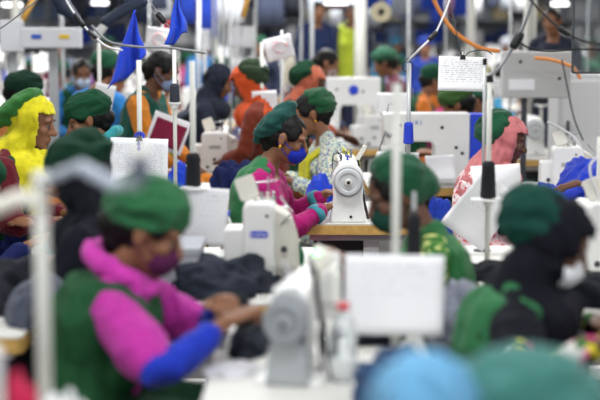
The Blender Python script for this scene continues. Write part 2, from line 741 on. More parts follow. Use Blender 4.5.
    if vest:
        g = MB()
        torso(g, vest_g, .15 if not armhole else 0, .95, wide=.01)
        for sg in (1, -1):
            g.ell(NB + V((-.02, sg * .115, -.035)), (.085, .068, .052))
            g.ell(NB + V((-.005, sg * .07, -.10)), (.10, .07, .09))
            g.tube([NB + V((-.03, sg * .03, .012)), NB + V((-.02, sg * .075, -.01))], [.052, .056], 12)
        if armhole:
            for sg in (1, -1):
                g.tube([NB + V((-.045, sg * .13, -.02)), sp(.8) + V((-.04, sg * .13, 0)), sp(.55) + V((0, sg * .12, 0))], [.062, .075, .07], 14)
                g.tube([NB + V((.0, sg * .10, -.02)), NB + V((.055, sg * .09, -.07)), sp(.7) + V((.11, sg * .10, 0)), sp(.4) + V((.10, sg * .10, 0))], [.05, .055, .06, .06], 12)

        def front(p):
            t_ = max(0, min(1, (p.z - P0.z) / (NB.z - P0.z)))
            return p.x > sp(t_).x + .035
        vo = bake(g, 'vest', cloth(vest), gv, 3, folds(.010, 8, 8, 5, seed + 5), root, cut=front if vest_open else None, solid=.004 if vest_open else 0)
    if scarf:
        g = MB()
        for q in range(10):
            a = 2 * PI * q / 10
            a2 = 2 * PI * (q + 1) / 10
            pf = lambda a: NB + V((.015 + .082 * math.cos(a), .088 * math.sin(a), .045 - .050 * math.cos(a) + .006 * math.sin(3 * a)))
            g.tube([pf(a), pf(a2)], .031, 10)
        for sg in (1, -1):
            fx = V((0, 1, 0)).cross(spt(.75))
            g.tube([NB + V((.06, sg * .07, -.01)), sp(.85) + fx * .115 + V((0, sg * .06, 0)), sp(.6) + fx * .155 + V((0, sg * .045, 0)),
                    sp(.38) + fx * .14 + V((0, sg * .05, 0))], [.035, .036, .04, .03], 10, flat=.6, side=(0, 1, 0))
        bake(g, 'scarf', cloth(scarf), gv, 2, folds(.010, 13, 13, 13, seed + 2), root)
    if hood:
        g = MB()
        g.ell(h(-.012, 0, .024), (.112, .094, .106), HM, 20, 14)
        g.ell(h(.004, 0, -.04), (.086, .082, .088), HM)
        g.tube([h(-.030, 0, -.05), NB + V((-.0, 0, .03)), NB + V((-.01, 0, -.045)), NB + V((-.015, 0, -.10))], [.088, .104, .168, .196], 20, flat=.74,
               side=(0, 1, 0))
        g.ell(h(.01, 0, -.118), (.078, .072, .03), HM)
        g.ell(NB + V((.04, 0, -.06)), (.135, .165, .10))
        HI = HM.inverted()

        def face_hole(p):
            q = HI @ (p - Hd)
            return q.x > open_x - .25 * max(0, q.z - .02) and abs(q.z + .018) < .078 - max(0.0, q.x - .08) * .3
        bake(g, 'headscarf', cloth(hood), gv, 3, folds(.013, 19, 11, 8, seed + 1), root, cut=face_hole, solid=.005)
    elif hair:
        g = MB()
        g.ell(h(-.022, 0, .042), (.102, .0815, .085), HM, 20, 14)
        g.ell(h(-.040, 0, .005), (.078, .082, .07), HM)
        for sg in (1, -1):
            g.ell(h(.028, sg * .062, .035), (.034, .016, .034), HM)
        if hair == 'bun':
            g.ell(h(-.105, 0, -.015), (.045, .05, .048), HM)
            g.ell(h(-.070, 0, -.050), (.045, .052, .050), HM)
        if hair == 'tail':
            g.tube([h(-.10, 0, .0), h(-.13, 0, -.08), NB + V((-.13, 0, -.10))], [.035, .032, .02], 10)
        bake(g, 'hair', HAIR, max(.007, voxel), 2, folds(.003, 30, 50, 30, seed), root)
    if cap:
        g = MB()
        cp = cap_pitch
        if cap_geo:
            CM = HM @ rot_y(cp or 0)
            g.ell(h(*cap_geo[0]), cap_geo[1], CM, 20, 14)
            cap_shape = ''
        if cap_shape == 'dome':
            cp = -.30 if cp is None else cp
            CM = HM @ rot_y(cp)
            g.ell(h(-.030, 0, .070), (.128, .104, .086), CM, 20, 14)
            g.ell(h(-.022, 0, .058), (.113, .092, .048), CM, 20, 14)
        elif cap_shape == 'slouch':
            cp = -.35 if cp is None else cp
            CM = HM @ rot_y(cp)
            g.ell(h(-.085, 0, .055), (.138, .100, .048), CM, 20, 14)
            g.ell(h(-.060, 0, .050), (.105, .088, .050), CM, 20, 14)
        elif cap_shape == 'back':
            cp = -.9 if cp is None else cp
            CM = HM @ rot_y(cp)
            g.ell(h(-.078, 0, .048), (.108, .102, .084), CM, 20, 14)
        co = bake(g, 'cap', cloth(cap), gv, 3, folds(.014, 6, 13, 13, seed + 3), root)
    if mask:
        g = MB()
        g.ell(h(.062, 0, -.052), (.049, .058, .050), HM, 20, 12)
        g.ell(h(.088, 0, -.040), (.030, .030, .034), HM)
        mo = bake(g, 'face_mask', cloth(mask, 0.05, .04), .006, 2, None, root)
        for sg in (() if hood else (1, -1)):
            g = MB()
            g.tube([h(.050, sg * .060, -.030), h(.015, sg * .076, -.012), h(-.010, sg * .086, .012)], .0022, 6)
            g.tube([h(.045, sg * .057, -.072), h(.015, sg * .072, -.050), h(-.018, sg * .084, -.022)], .0022, 6)
            g.build('ear_loop', cloth(mask, 0.05, .04), mo, True)
    if earring:
        for sg in (1, -1):
            g = MB()
            g.ell(h(-.004, sg * .089, -.034), (.007, .004, .010), HM)
            g.build('earring', mat('gold', '#d89a2c', rough=.3, metal=.8), root, True)
    if shawl:
        g = MB()
        fx = V((0, 1, 0)).cross(spt(.7))
        for sg in (1, -1):
            pts = [sp(.30) - fx * .13 + V((0, sg * .08, 0)), sp(.7) - fx * .135 + V((0, sg * .11, 0)), SH[0 if sg > 0 else 1] + V((-.01, -sg * .02, .05)),
                   sp(.8) + fx * .135 + V((0, sg * .07, 0)), sp(.45) + fx * .16 + V((0, sg * .07, 0))]
            g.tube(pts, [.05, .055, .045, .045, .05], 12, flat=.45, side=(0, 1, 0))
        bake(g, 'shawl', cloth(shawl), gv, 2, folds(.008, 12, 12, 8, seed + 7), root)
    return root, dict(h=h, NB=NB, sp=sp, spt=spt, arms=arms, HM=HM, root=root)


# ---------------------------------------------------------------- machines
def rrect(w, h, r, cx=0, cy=0, n=5):
    out = []
    for sx, sy, a0 in ((1, 1, 0), (-1, 1, 90), (-1, -1, 180), (1, -1, 270)):
        for i in range(n + 1):
            a = math.radians(a0 + 90 * i / n)
            out.append((cx + sx * (w / 2 - r) + r * math.cos(a), cy + sy * (h / 2 - r) + r * math.sin(a)))
    return out


def text_on(parent, s, size, loc, rot, m, name='lettering'):
    cu = bpy.data.curves.new(name, 'FONT')
    cu.body = s
    cu.size = size
    cu.extrude = 0.0006
    cu.align_x = 'CENTER'
    cu.align_y = 'CENTER'
    tmp = bpy.data.objects.new(name + '_curve', cu)
    COL.objects.link(tmp)
    dg = bpy.context.evaluated_depsgraph_get()
    dg.update()
    me = bpy.data.meshes.new_from_object(tmp.evaluated_get(dg))
    bpy.data.objects.remove(tmp)
    me.materials.clear()
    me.materials.append(m)
    o = bpy.data.objects.new(name, me)
    COL.objects.link(o)
    o.parent = parent
    o.location = loc
    o.rotation_euler = rot
    return o


def lockstitch(label, loc, rz, cover=None, wheel=None, group=None, detail=True, body=None, name='sewing_machine', cw=1.0, ch=1.0, wr=1.0):
    """industrial straight-stitch machine; arm along x, balance wheel at +x"""
    body = body or WHITE
    t = thing(name, label, 'sewing machine', loc, rz, group)
    b = MB()
    b.prism(rrect(.50, .178, .012), 'z', 0, .014)
    b.build('bed', body, t, bevel=.003)
    # arm + column + head as one casting
    b = MB()
    out = [(-.245, .10), (-.245, .265), (-.235, .282), (-.21, .288), (.12, .292), (.20, .288), (.222, .27), (.222, .014), (.12, .014),
           (.115, .16), (.10, .182), (.07, .192), (-.13, .196), (-.150, .19), (-.160, .175), (-.160, .10)]
    out = [(u, v if v < .02 else v * ch) for u, v in out]
    b.prism(out, 'y', -.048, .048)
    b.build('machine_arm', body, t, bevel=.014, auto=True)
    # end cover, tombstone outline
    b = MB()
    pts = [(-.088, .0), (-.080, .05), (-.070, .12), (-.074, .20)]
    for i in range(1, 12):
        a = PI - PI * i / 12
        pts.append((.076 * math.cos(a), .205 + .082 * math.sin(a)))
    pts += [(.074, .20), (.070, .12), (.080, .05), (.088, .0)]
    b.prism([(u * cw, v * ch) for u, v in pts], 'x', .195, .262)
    ec = b.build('belt_cover', cover or body, t, bevel=.010, auto=True)
    # recessed step lines on the cover
    b = MB()
    b.lathe([(.0, 0), (.071 * wr, 0), (.071 * wr, .004), (.0, .004)], (.2625, 0, .195 * ch), 32, Matrix.Rotation(PI / 2, 3, 'Y'))
    b.build('cover_ring', GREYP if cover is None else mat('mid_grey_enamel', '#8f9396', rough=.4), ec, auto=True)
    b = MB()
    b.lathe([(.0, 0), (.060 * wr, 0), (.064 * wr, .004), (.064 * wr, .020), (.058 * wr, .026), (.046 * wr, .026), (.040 * wr, .021), (.018, .021), (.016, .030),
             (.0, .030)], (.264, 0, .195 * ch), 36, Matrix.Rotation(PI / 2, 3, 'Y'))
    hw = b.build('balance_wheel', wheel or mat('light_grey_enamel', '#c4c6c8', rough=.35), t, auto=True)
    b = MB()
    b.lathe([(.0, 0), (.016, 0), (.016, .004), (.0, .004)], (.294, 0, .195 * ch), 20, Matrix.Rotation(PI / 2, 3, 'Y'))
    b.build('wheel_hub', CREAM if cover is None else GREYP, hw, auto=True)
    b = MB()
    b.lathe([(.0, 0), (.008, 0), (.008, .006), (.0, .006)], (.2975, 0, .195 * ch), 16, Matrix.Rotation(PI / 2, 3, 'Y'))
    b.build('hub_screw', BLACK, hw, auto=True)
    for yy in (.045,) if cover is None else (-.045, .045):
        b = MB()
        zz = .028 if cover is None else .12
        b.lathe([(.0, 0), (.007, 0), (.006, .004), (.0, .004)], (.262, yy * .3 if cover is None else yy, zz), 12, Matrix.Rotation(PI / 2, 3, 'Y'))
        b.build('screw', BLACK, ec, auto=True)
    # face plate, needle bar, presser
    b = MB()
    b.prism(rrect(.078, .15, .012, 0, .195), 'x', -.252, -.245)
    b.build('face_plate', body, t, bevel=.002)
    b = MB()
    b.cyl((-.205, 0, .10), (-.205, 0, .045), .0045)
    b.cyl((-.205, 0, .05), (-.205, 0, .016), .0012, n=8)
    b.build('needle_bar', STEEL, t, auto=True)
    b = MB()
    b.cyl((-.225, 0, .10), (-.225, 0, .03), .0045)
    b.box((-.210, 0, .020), (.03, .022, .006))
    b.build('presser_foot', STEEL, t)
    if detail:
        # tension discs and knobs
        dzc = .288 * (1 - ch)
        b = MB()
        b.lathe([(.0, 0), (.016, .0), (.017, .006), (.006, .010), (.008, .022), (.0, .024)], (-.19, -.048, .20), 16, Matrix.Rotation(PI / 2, 3, 'X'))
        b.build('tension_disc', STEEL, t, auto=True)
        b = MB()
        b.lathe([(.0, 0), (.026, .0), (.026, .012), (.018, .02), (.0, .02)], (.16, -.048, .13), 20, Matrix.Rotation(PI / 2, 3, 'X'))
        b.build('stitch_dial', GREYP, t, auto=True)
        # bobbin winder, thread posts and wire loops on top of the arm
        for pts in ([(.12, -.03, .285), (.12, -.03, .32), (.11, -.045, .33)], [(.06, .02, .285), (.06, .02, .335)], [(-.05, 0, .285), (-.05, 0, .315)]):
            b = MB()
            b.tube(pts, .006, 8)
            b.build('thread_post', STEEL, t, True, loc=(0, 0, -dzc))
        b = MB()
        b.lathe([(.0, 0), (.014, 0), (.014, .004), (.005, .005), (.005, .020), (.014, .021), (.014, .025), (0, .025)], (.15, .0, .287), 16)
        b.build('bobbin_winder', BLUEP if cover is None else CREAM, t, auto=True, loc=(0, 0, -dzc))
        b = MB()
        pts = [V((.19, -.05 + .022 * math.cos(a), .305 + .022 * math.sin(a))) for a in [2 * PI * i / 12 for i in range(13)]]
        b.tube(pts, .0025, 6)
        b.tube([(.19, -.072, .305), (.19, -.074, .25)], .0025, 6)
        b.tube([(.17, -.03, .29), (.17, -.045, .325), (.17, -.01, .335), (.17, .01, .30)], .002, 6)
        b.build('wire_guide', BLACK, t, True, loc=(0, 0, -dzc))
        b = MB()
        b.prism(rrect(.022, .085, .008), 'x', -.012, .012)
        o = b.build('lamp_head', CREAM, t, bevel=.003)
        o.location = (.14, .065, .322 - dzc)
        o.rotation_euler = (-.55, 0, 0)
        b = MB()
        b.tube([(.15, .05, .285), (.16, .062, .20), (.17, .08, .09), (.17, .10, .012)], .007, 8)
        b.tube([(.12, .058, .012), (.14, .062, .12)], .006, 8)
        b.build('knee_lifter_rod', BLACK, t, True)
    return t


def overlock(label, loc, rz, plate_text=None, group=None, detail=True, cat='sewing machine', w=.175, h=.26):
    """boxy overlock machine, its label side faces -y"""
    t = thing('overlock_machine', label, cat, loc, rz, group)
    k = w / 2
    b = MB()
    b.prism(rrect(w, h, .03, 0, h / 2 + .005), 'y', -.11, .09)
    b.build('machine_body', WHITE, t, bevel=.012, auto=True)
    b = MB()
    b.prism(rrect(.075, h * .55, .015, -k - .03, h * .42), 'y', -.09, .06)
    b.build('side_cover', WHITE, t, bevel=.008, auto=True)
    b = MB()
    b.prism([(k - .01, .0), (k + .09, .0), (k + .08, h * .55), (k + .055, h * .82), (k - .01, h * .96)], 'y', -.07, .08)
    b.build('front_cover', CREAM, t, bevel=.012, auto=True)
    b = MB()
    pw = .064 if plate_text else w * .45
    b.prism(rrect(pw, .024, .010, 0, h * .64), 'y', -.1135, -.110)
    lp = b.build('name_plate', BLUEP if plate_text else GREYP, t, auto=True)
    if plate_text:
        text_on(lp, plate_text, .019, (0, -.1142, h * .64), (PI / 2, 0, 0), WHITE)
    for nm, x, z, r, m_ in (('sight_plug', -.003, h * .33, .011, BLACK), ('screw', w * .24, h * .86, .006, DGREY)):
        b = MB()
        b.lathe([(.0, 0), (r, 0), (r * .85, .006), (.0, .006)], (x, -.110, z), 16, Matrix.Rotation(PI / 2, 3, 'X'))
        b.build(nm, m_, t, auto=True)
    b = MB()
    b.lathe([(.0, 0), (.050, 0), (.055, .01), (.055, .035), (.03, .04), (.0, .04)], (0, .09, h * .6), 24, Matrix.Rotation(-PI / 2, 3, 'X'))
    b.build('balance_wheel', GREYP, t, auto=True)
    if detail:
        for q in range(4):
            b = MB()
            b.lathe([(.0, 0), (.011, .0), (.012, .01), (.005, .014), (.007, .03), (.0, .031)], (-w * .1 + .02 * q, -.04 + .02 * q, h + .002), 12)
            b.build('tension_knob', STEEL if q % 2 else CREAM, t, auto=True)
        b = MB()
        for q in range(3):
            x = -.05 + .04 * q
            b.tube([(x, .04, h), (x, .04, h + .05 + .015 * q)], .003, 6)
        b.tube([(-.07, .04, h + .055), (.06, .04, h + .07)], .003, 6)
        b.build('thread_guide', STEEL, t, True)
        b = MB()
        b.prism(rrect(.07, .085, .012), 'y', -.008, .008)
        o = b.build('cloth_guard', CREAM, t, bevel=.003)
        o.location = (-.045, -.04, h + .05)
        o.rotation_euler = (-.3, -.35, 0)
        b = MB()
        b.tube([(k + .02, -.08, h * .75), (k + .06, -.09, h * .9), (k + .02, -.07, h + .02)], .004, 6)
        b.build('presser_arm', STEEL, t)
        b = MB()
        b.box((k + .05, -.085, .05), (.05, .02, .03))
        b.build('presser_foot', STEEL, t)
        for x, z in ((-k - .02, h * .30), (k + .03, h * .45), (-w * .28, h * .14)):
            b = MB()
            b.lathe([(.0, 0), (.012, 0), (.010, .008), (.0, .008)], (x, -.09 if abs(x) > k else -.11, z), 14, Matrix.Rotation(PI / 2, 3, 'X'))
            b.build('adjusting_screw', DGREY, t, auto=True)
    return t


def pattern_machine(label, loc, rz, s=1.0, blue_end=True, text=None, cat='sewing machine', w=.62, h=.40, group=None):
    """big white long-arm machine, its broad side faces -y, head at -x"""
    t = thing('long_arm_machine', label, cat, loc, rz, group)
    hw = w / 2
    b = MB()
    out = [(-hw, h * .42), (-hw, h), (hw, h), (hw, 0), (hw * .18, 0), (hw * .18, h * .54), (hw * .12, h * .60), (-hw * .42, h * .60), (-hw * .48, h * .54),
           (-hw * .52, h * .26), (-hw * .95, h * .26)]
    b.prism(out, 'y', -.09, .09)
    b.build('machine_arm', WHITE, t, bevel=.012, auto=True)
    b = MB()
    b.prism([(-hw * 1.05, 0), (-hw * 1.05, h * .10), (hw * .3, h * .10), (hw * .3, 0)], 'y', -.10, .10)
    b.build('bed', WHITE, t, bevel=.008)
    if blue_end:
        b = MB()
        b.prism([(hw, 0), (hw, h * .985), (hw + .17, h * .985), (hw + .17, 0)], 'y', -.10, .10)
        b.build('motor_cover', BLUEP, t, bevel=.006)
    b = MB()
    b.cyl((-hw * .72, 0, h * .30), (-hw * .72, 0, h * .12), .007)
    b.cyl((-hw * .80, 0, h * .30), (-hw * .80, 0, h * .16), .006)
    b.build('needle_bar', STEEL, t)
    b = MB()
    b.ell((-hw * .98, -.03, h * .38), (.05, .06, .045))
    b.ell((-hw * .80, -.06, h * .30), (.045, .05, .05))
    b.ell((-hw * .90, -.06, h * .48), (.05, .05, .04))
    b.build('head_casing', WHITE, t, True)
    for x, z in ((-hw * .62, h * .83), (hw * .35, h * .80), (hw * .68, h * .52), (hw * .82, h * .44)):
        b = MB()
        b.lathe([(.0, 0), (.011, 0), (.010, .004), (.0, .004)], (x, -.09, z), 14, Matrix.Rotation(PI / 2, 3, 'X'))
        b.build('screw', DGREY, t, auto=True)
    for x, y_, z, r, l in ((-hw * .86, -.10, h * .70, .020, .03), (-hw * .70, -.10, h * .56, .014, .035), (-hw * .95, -.09, h * .22, .016, .03), (hw * .10, -.10, h * .30, .018, .02)):
        b = MB()
        b.lathe([(0, 0), (r, 0), (r, l * .4), (r * .5, l * .5), (r * .6, l), (0, l)], (x, y_ + .02, z), 14, Matrix.Rotation(PI / 2, 3, 'X'))
        b.build('tension_knob', STEEL, t, auto=True)
    b = MB()
    b.tube([(-hw * .9, -.06, h), (-hw * .88, -.07, h + .05), (-hw * .7, -.07, h + .06), (-hw * .66, -.06, h)], .005, 8)
    b.build('thread_guide', STEEL, t, True)
    b = MB()
    b.tube([(-hw * .95, -.11, h * .75), (-hw * 1.1, -.13, h * .5), (-hw * .9, -.12, h * .2)], .004, 8)
    b.build('air_tube', DGREY, t, True)
    if text:
        text_on(t, text, .034, (-hw * .33, -.0925, h * .865), (PI / 2, 0, 0), mat('blue_print', '#2f62c8', rough=.5))
    return t


def table(label, x0, x1, y0, y1, group=None, near_leg=True, top=LAM):
    t = thing('sewing_table', label, 'table', ((x0 + x1) / 2, (y0 + y1) / 2, 0), 0, group)
    w, l = x1 - x0, y1 - y0
    b = MB()
    b.prism(rrect(w, l, .02), 'z', .695, .742)
    b.build('table_top', WOOD, t, bevel=.003)
    b = MB()
    b.prism(rrect(w - .002, l - .002, .02), 'z', .742, .75)
    b.build('laminate_sheet', top, t, bevel=.001)
    for sy in (-1, 1):
        y = sy * (l / 2 - .16)
        b = MB()
        b.box((0, y, .672), (w * .82, .05, .045))
        b.build('crossbar', WHITE, t, bevel=.004)
        b = MB()
        b.box((w * .12, y, .36), (.075, .045, .60))
        for k in range(5):
            b.box((w * .12, y - .0235, .60 - .07 * k), (.018, .003, .035))
        b.build('leg', WHITE, t, bevel=.004)
        b = MB()
        b.box((0, y, .03), (w * .95, .06, .06))
        b.build('foot', WHITE, t, bevel=.004)
    b = MB()
    b.box((-w * .12, -l * .12, .62), (w * .5, .42, .12))
    b.build('motor_tray', BLACK, t, bevel=.01)
    b = MB()
    b.box((-w * .05, 0, .20), (.03, l - .30, .03))
    b.build('stretcher', POLEG, t)
    return t


def stand(label, x, y, ztop, z0=.75, r=.011, disc=None, m=None, group=None, top_clip=False, base_disc=True):
    t = thing('thread_stand', label, 'thread stand', (x, y, z0), 0, group)
    b = MB()
    b.cyl((0, 0, 0), (0, 0, ztop - z0), r, n=14)
    b.build('pole', m or POLEW, t, True)
    if base_disc:
        b = MB()
        b.lathe([(0, 0), (.035, 0), (.035, .006), (r * 1.3, .012), (0, .012)], n=20)
        b.build('base_flange', DGREY, t, auto=True)
    if disc:
        for dz, dr in disc:
            b = MB()
            b.lathe([(r, -.02), (r + .006, -.02), (r + .008, -.004), (dr * .6, -.002), (dr, .002), (dr, .007), (r, .009)], (0, 0, dz - z0), 28)
            b.build('cone_plate', WHITE, t, auto=True)
    if top_clip:
        b = MB()
        b.cyl((0, 0, ztop - z0 - .015), (0, 0, ztop - z0 + .012), r * 1.35, n=12)
        b.build('end_cap', BLACK, t)
    return t


def cone(label, loc, h=.13, r0=.028, r1=.022, m=None, group=None, off=0.0):
    t = thing('thread_cone', label, 'thread', loc, 0, group)
    b = MB()
    prof = [(r0 * .5, 0), (r0, .004)]
    for i in range(9):
        k = i / 8
        prof.append((r0 + (r1 - r0) * k + (.0012 if i % 2 else 0), .006 + (h - .014) * k))
    prof += [(r1 * .7, h - .003), (r1 * .5, h)]
    b.lathe(prof, n=20)
    b.build('wound_thread', m or THREADK, t, True)
    b = MB()
    b.lathe([(.007, 0), (.011, 0), (.009, h + .012), (.006, h + .012)], n=12)
    b.build('core', CREAM if (m is not None and m != THREADK) else DGREY, t, True)
    return t


def paper(label, c, w, h, roll=0.0, yaw=0.0, tilt=0.0, m=None, clip=False, curl=.006, group=None, name='paper_sheet', cat='paper', seed=0, emblem=None):
    c = V(c)
    o = thing(name, label, cat, c, 0, group) if (clip or emblem) else None
    R = Matrix.Rotation(yaw, 3, 'Z') @ Matrix.Rotation(tilt, 3, 'X') @ Matrix.Rotation(roll, 3, 'Y')
    nx, nz = 12, 9
    # local mesh in x (across) and z (up) so that generated coordinates follow the print
    grid = []
    for j in range(nz):
        row = []
        for i in range(nx):
            u, v = i / (nx - 1) - .5, j / (nz - 1) - .5
            yy = curl * (math.cos(u * 5 + seed) + .7 * math.sin(v * 6 + seed * 2) + 1.6 * u * v * 4 * (1 if seed % 2 else -1))
            row.append(V((u * w, yy, v * h)))
        grid.append(row)
    b = MB()
    b.sheet(grid, .0012)
    s = b.build('sheet' if o else name, m or PRINT, o, True)
    s.rotation_euler = R.to_euler()
    if not o:
        s.location = c
        tag(s, label, cat, group)
        return s
    if clip:
        b = MB()
        q = R @ V((0, 0, h / 2))
        b.prism([(-.016, -.012), (.016, -.012), (.008, .010), (-.008, .010)], 'y', -.008, .008)
        b.tube([(-.006, 0, .008), (-.007, 0, .026), (0, 0, .032), (.007, 0, .026), (.006, 0, .008)], .0016, 6)
        k = b.build('binder_clip', BLACK, o)
        k.location = q
        k.rotation_euler = (0, 0, yaw)
    if emblem:
        b = MB()
        pts = [V((w * .05 + .045 * math.cos(a), -.012, .005 + .04 * math.sin(a))) for a in [2 * PI * i / 16 * .8 for i in range(17)]]
        b.tube(pts, .009, 6, flat=.3)
        k = b.build('printed_ring', mat('pink_print', emblem, rough=.6), o, True)
        k.rotation_euler = R.to_euler()
    return o


def heap(label, c, r, color, seed=0, group=None, amp=.32, name='garment', cat='garment', m=None, rz=0, sub=5, ridge=.22, flat=True, shape=None):
    """crumpled cloth lying in a heap; c is the middle of its underside"""
    bm = bmesh.new()
    bmesh.ops.create_icosphere(bm, subdivisions=sub, radius=1)
    off = V((seed * 7.1, seed * 3.3, seed * 1.9))
    for v in bm.verts:
        p = v.co.copy()
        q = V((p.x * 1.3, p.y * .8, p.z * 1.1)) + off
        w = noise.noise_vector(q * 1.1) * .8
        a = noise.noise(q * 1.0 + w)
        rd = .75 - 2.6 * abs(noise.noise((q + w) * 1.5))
        rd2 = .6 - 2.2 * abs(noise.noise((q + w * 1.2) * 2.8))
        rad = 1 + amp * a + ridge * rd * .7 + ridge * .28 * rd2
        p = p * rad
        p = V((p.x * r[0], p.y * r[1], p.z * r[2]))
        if p.z < 0 and flat:
            p.z *= .02
            p.z = max(p.z, 0.0) + .001
        v.co = p
    me = bpy.data.meshes.new(name)
    bm.to_mesh(me)
    bm.free()
    me.materials.append(m or cloth(color))
    me.polygons.foreach_set('use_smooth', [True] * len(me.polygons))
    o = bpy.data.objects.new(name, me)
    COL.objects.link(o)
    o.location = c
    o.rotation_euler = (0, 0, rz)
    tag(o, label, cat, group)
    return o


def catmull(pts, n=8):
    pts = [V(p) for p in pts]
    P = [pts[0]] + pts + [pts[-1]]
    out = []
    for i in range(1, len(P) - 2):
        for k in range(n):
            t = k / n
            a, b, c, d = P[i - 1], P[i], P[i + 1], P[i + 2]
            out.append(.5 * ((2 * b) + (c - a) * t + (2 * a - 5 * b + 4 * c - d) * t * t + (3 * b - a - 3 * c + d) * t ** 3))
    out.append(pts[-1])
    return out


def cable(label, pts, r, m, cat='cable', name='cable', plugs=(), group=None, plug_m=None):
    """pts: (px, py, D) along the hanging cable; plugs: (index along spline 0..1, length, radius)"""
    P = catmull([W(*p) for p in pts], 8)
    for e, p in ((0, pts[0]), (-1, pts[-1])):
        ext = []
        if p[1] < 0:
            ext = [V((P[e].x, P[e].y, 3.79)), V((P[e].x, P[e].y, P[e].z + .25))]
        elif p[0] > 600 or p[0] < 0:
            ext = [P[e] + V(((.9 if p[0] > 300 else -.9), 0, .25))]
        if ext:
            P = ext + P if e == 0 else P + ext[::-1]
    if plugs:
        t = thing(name, label, cat, P[0], 0, group)
        P = [p - P[0] for p in P]
        b = MB()
        b.tube(P, r, 8)
        b.build('flex', m, t, True)
        for f, ln, rr in plugs:
            i = min(len(P) - 2, int(f * (len(P) - 1)))
            d = (P[i + 1] - P[i]).normalized()
            b = MB()
            b.tube([P[i] - d * ln / 2, P[i] - d * ln * .3, P[i] + d * ln * .3, P[i] + d * ln / 2], [rr * .85, rr, rr, rr * .8], 10, round_ends=False)
            b.build('connector', plug_m or BLACK, t, True)
        return t
    b = MB()
    b.tube(P, r, 8)
    o = b.build(name, m, None, True)
    return tag(o, label, cat, group)


def bottle(label, loc, h=.22, r=.032, cap_m=None, body_m=None, fill=None):
    t = thing('water_bottle' if body_m is None else 'bottle', label, 'bottle', loc)
    b = MB()
    b.lathe([(.001, .0), (r * .85, 0), (r, .008), (r, h * .25), (r * .93, h * .28), (r, h * .31), (r, h * .62), (r * .8, h * .76), (r * .4, h * .87),
             (r * .38, h * .93), (.001, h * .93)], n=24)
    b.build('bottle_body', body_m or CLEAR, t, True)
    b = MB()
    b.lathe([(.001, h * .92), (r * .46, h * .92), (r * .46, h), (.001, h)], n=16)
    b.build('bottle_cap', cap_m or REDC, t, auto=True)
    if fill:
        b = MB()
        b.lathe([(r * 1.005, h * .34), (r * 1.012, h * .35), (r * 1.012, h * .55), (r * 1.005, h * .56)], n=24)
        b.build('bottle_wrapper', fill, t, True)
    return t


def flag(label, pts, D, color, seed=0):
    """thin triangular cloth; pts are its three corners, the first is tied up"""
    A, B, C_ = [W(p[0], p[1], D + p[2]) for p in pts]
    n = 18
    grid = []
    for j in range(n + 1):
        v = j / n
        L_, R_ = A.lerp(B, v), A.lerp(C_, v)
        row = []
        for i in range(n + 1):
            u = i / n
            p = L_.lerp(R_, u)
            p = p + V((0, 1, 0)) * (.028 * math.sin(u * 9 + v * 2 + seed) * v + .012 * math.sin(u * 19 + seed) * v)
            p.x += .008 * math.sin(v * 8 + seed) * v
            p.z += .012 * math.sin(u * 7 + seed) * v
            row.append(p - A)
        grid.append(row)
    grid[0] = [g + V((i * .0006, 0, 0)) for i, g in enumerate(grid[0])]
    b = MB()
    b.sheet(grid, .0015)
    o = b.build('cloth_pennant', cloth(color, .1), None, True)
    o.location = A
    return tag(o, label, 'flag')


def stool(label, x, y, h=.45, group=None):
    t = thing('stool', label, 'stool', (x, y, 0), 0, group)
    b = MB()
    b.prism(rrect(.32, .32, .04), 'z', h - .03, h)
    b.build('seat', mat('brown_wood', '#6b4a2c', rough=.6, vary=.2), t, bevel=.006)
    for sx in (-1, 1):
        for sy in (-1, 1):
            b = MB()
            b.cyl((sx * .13, sy * .13, h - .03), (sx * .145, sy * .145, 0), .012, n=10)
            b.build('leg', POLEG, t, True)
    return t


# ================================================================ the hall
def X(px, D):
    return (px - 300) * D / FPX


def Yd(D, z=.75):
    """ground distance of a point z high that lies D along the lens axis"""
    return (D - (CAM_Z - z) * math.sin(PITCH)) / math.cos(PITCH)


def on(px, D, z=.75):
    return V((X(px, D), Yd(D, z), z))


b = MB()
b.box((0, 13, -.05), (24, 36, .1))
struct(b.build('floor', mat('floor_concrete', '#5f5e5c', rough=.5, vary=.12, scale=1.5)))
b = MB()
b.box((0, 13, 3.85), (24, 36, .1))
struct(b.build('ceiling', mat('ceiling_paint', '#d8d9da', rough=.9)))
b = MB()
b.box((0, 30, 1.9), (24, .15, 3.8))
struct(b.build('wall_back', mat('back_wall_paint', '#b9bdc6', rough=.9, vary=.06, scale=1)))
for nm, x in (('wall_left', -12), ('wall_right', 12)):
    b = MB()
    b.box((x, 13, 1.9), (.15, 36, 3.8))
    struct(b.build(nm, mat('side_wall_paint', '#d2d4d6', rough=.9)))


def area(x, y, z, sx, sy, p, col=(1, .99, .97), rot=(0, 0, 0)):
    l = bpy.data.lights.new('ceiling_lamp_light', 'AREA')
    l.shape = 'RECTANGLE'
    l.size, l.size_y = sx, sy
    l.energy = p
    l.color = col
    o = bpy.data.objects.new('ceiling_lamp_light', l)
    o.location = (x, y, z)
    o.rotation_euler = rot
    COL.objects.link(o)


for y in (-1.5, 2.2, 5.8, 9.4, 13.5, 18, 23):
    for x in (-3.6, 0.0, 3.6):
        area(x, y, 3.3, 1.6, .5, 68 if y < 12 else 150, (1, .985, .96) if x else (.97, .985, 1))
w = bpy.data.worlds.new('world')
SC.world = w
w.use_nodes = True
w.node_tree.nodes['Background'].inputs[0].default_value = (.90, .95, 1, 1)
w.node_tree.nodes['Background'].inputs[1].default_value = .9

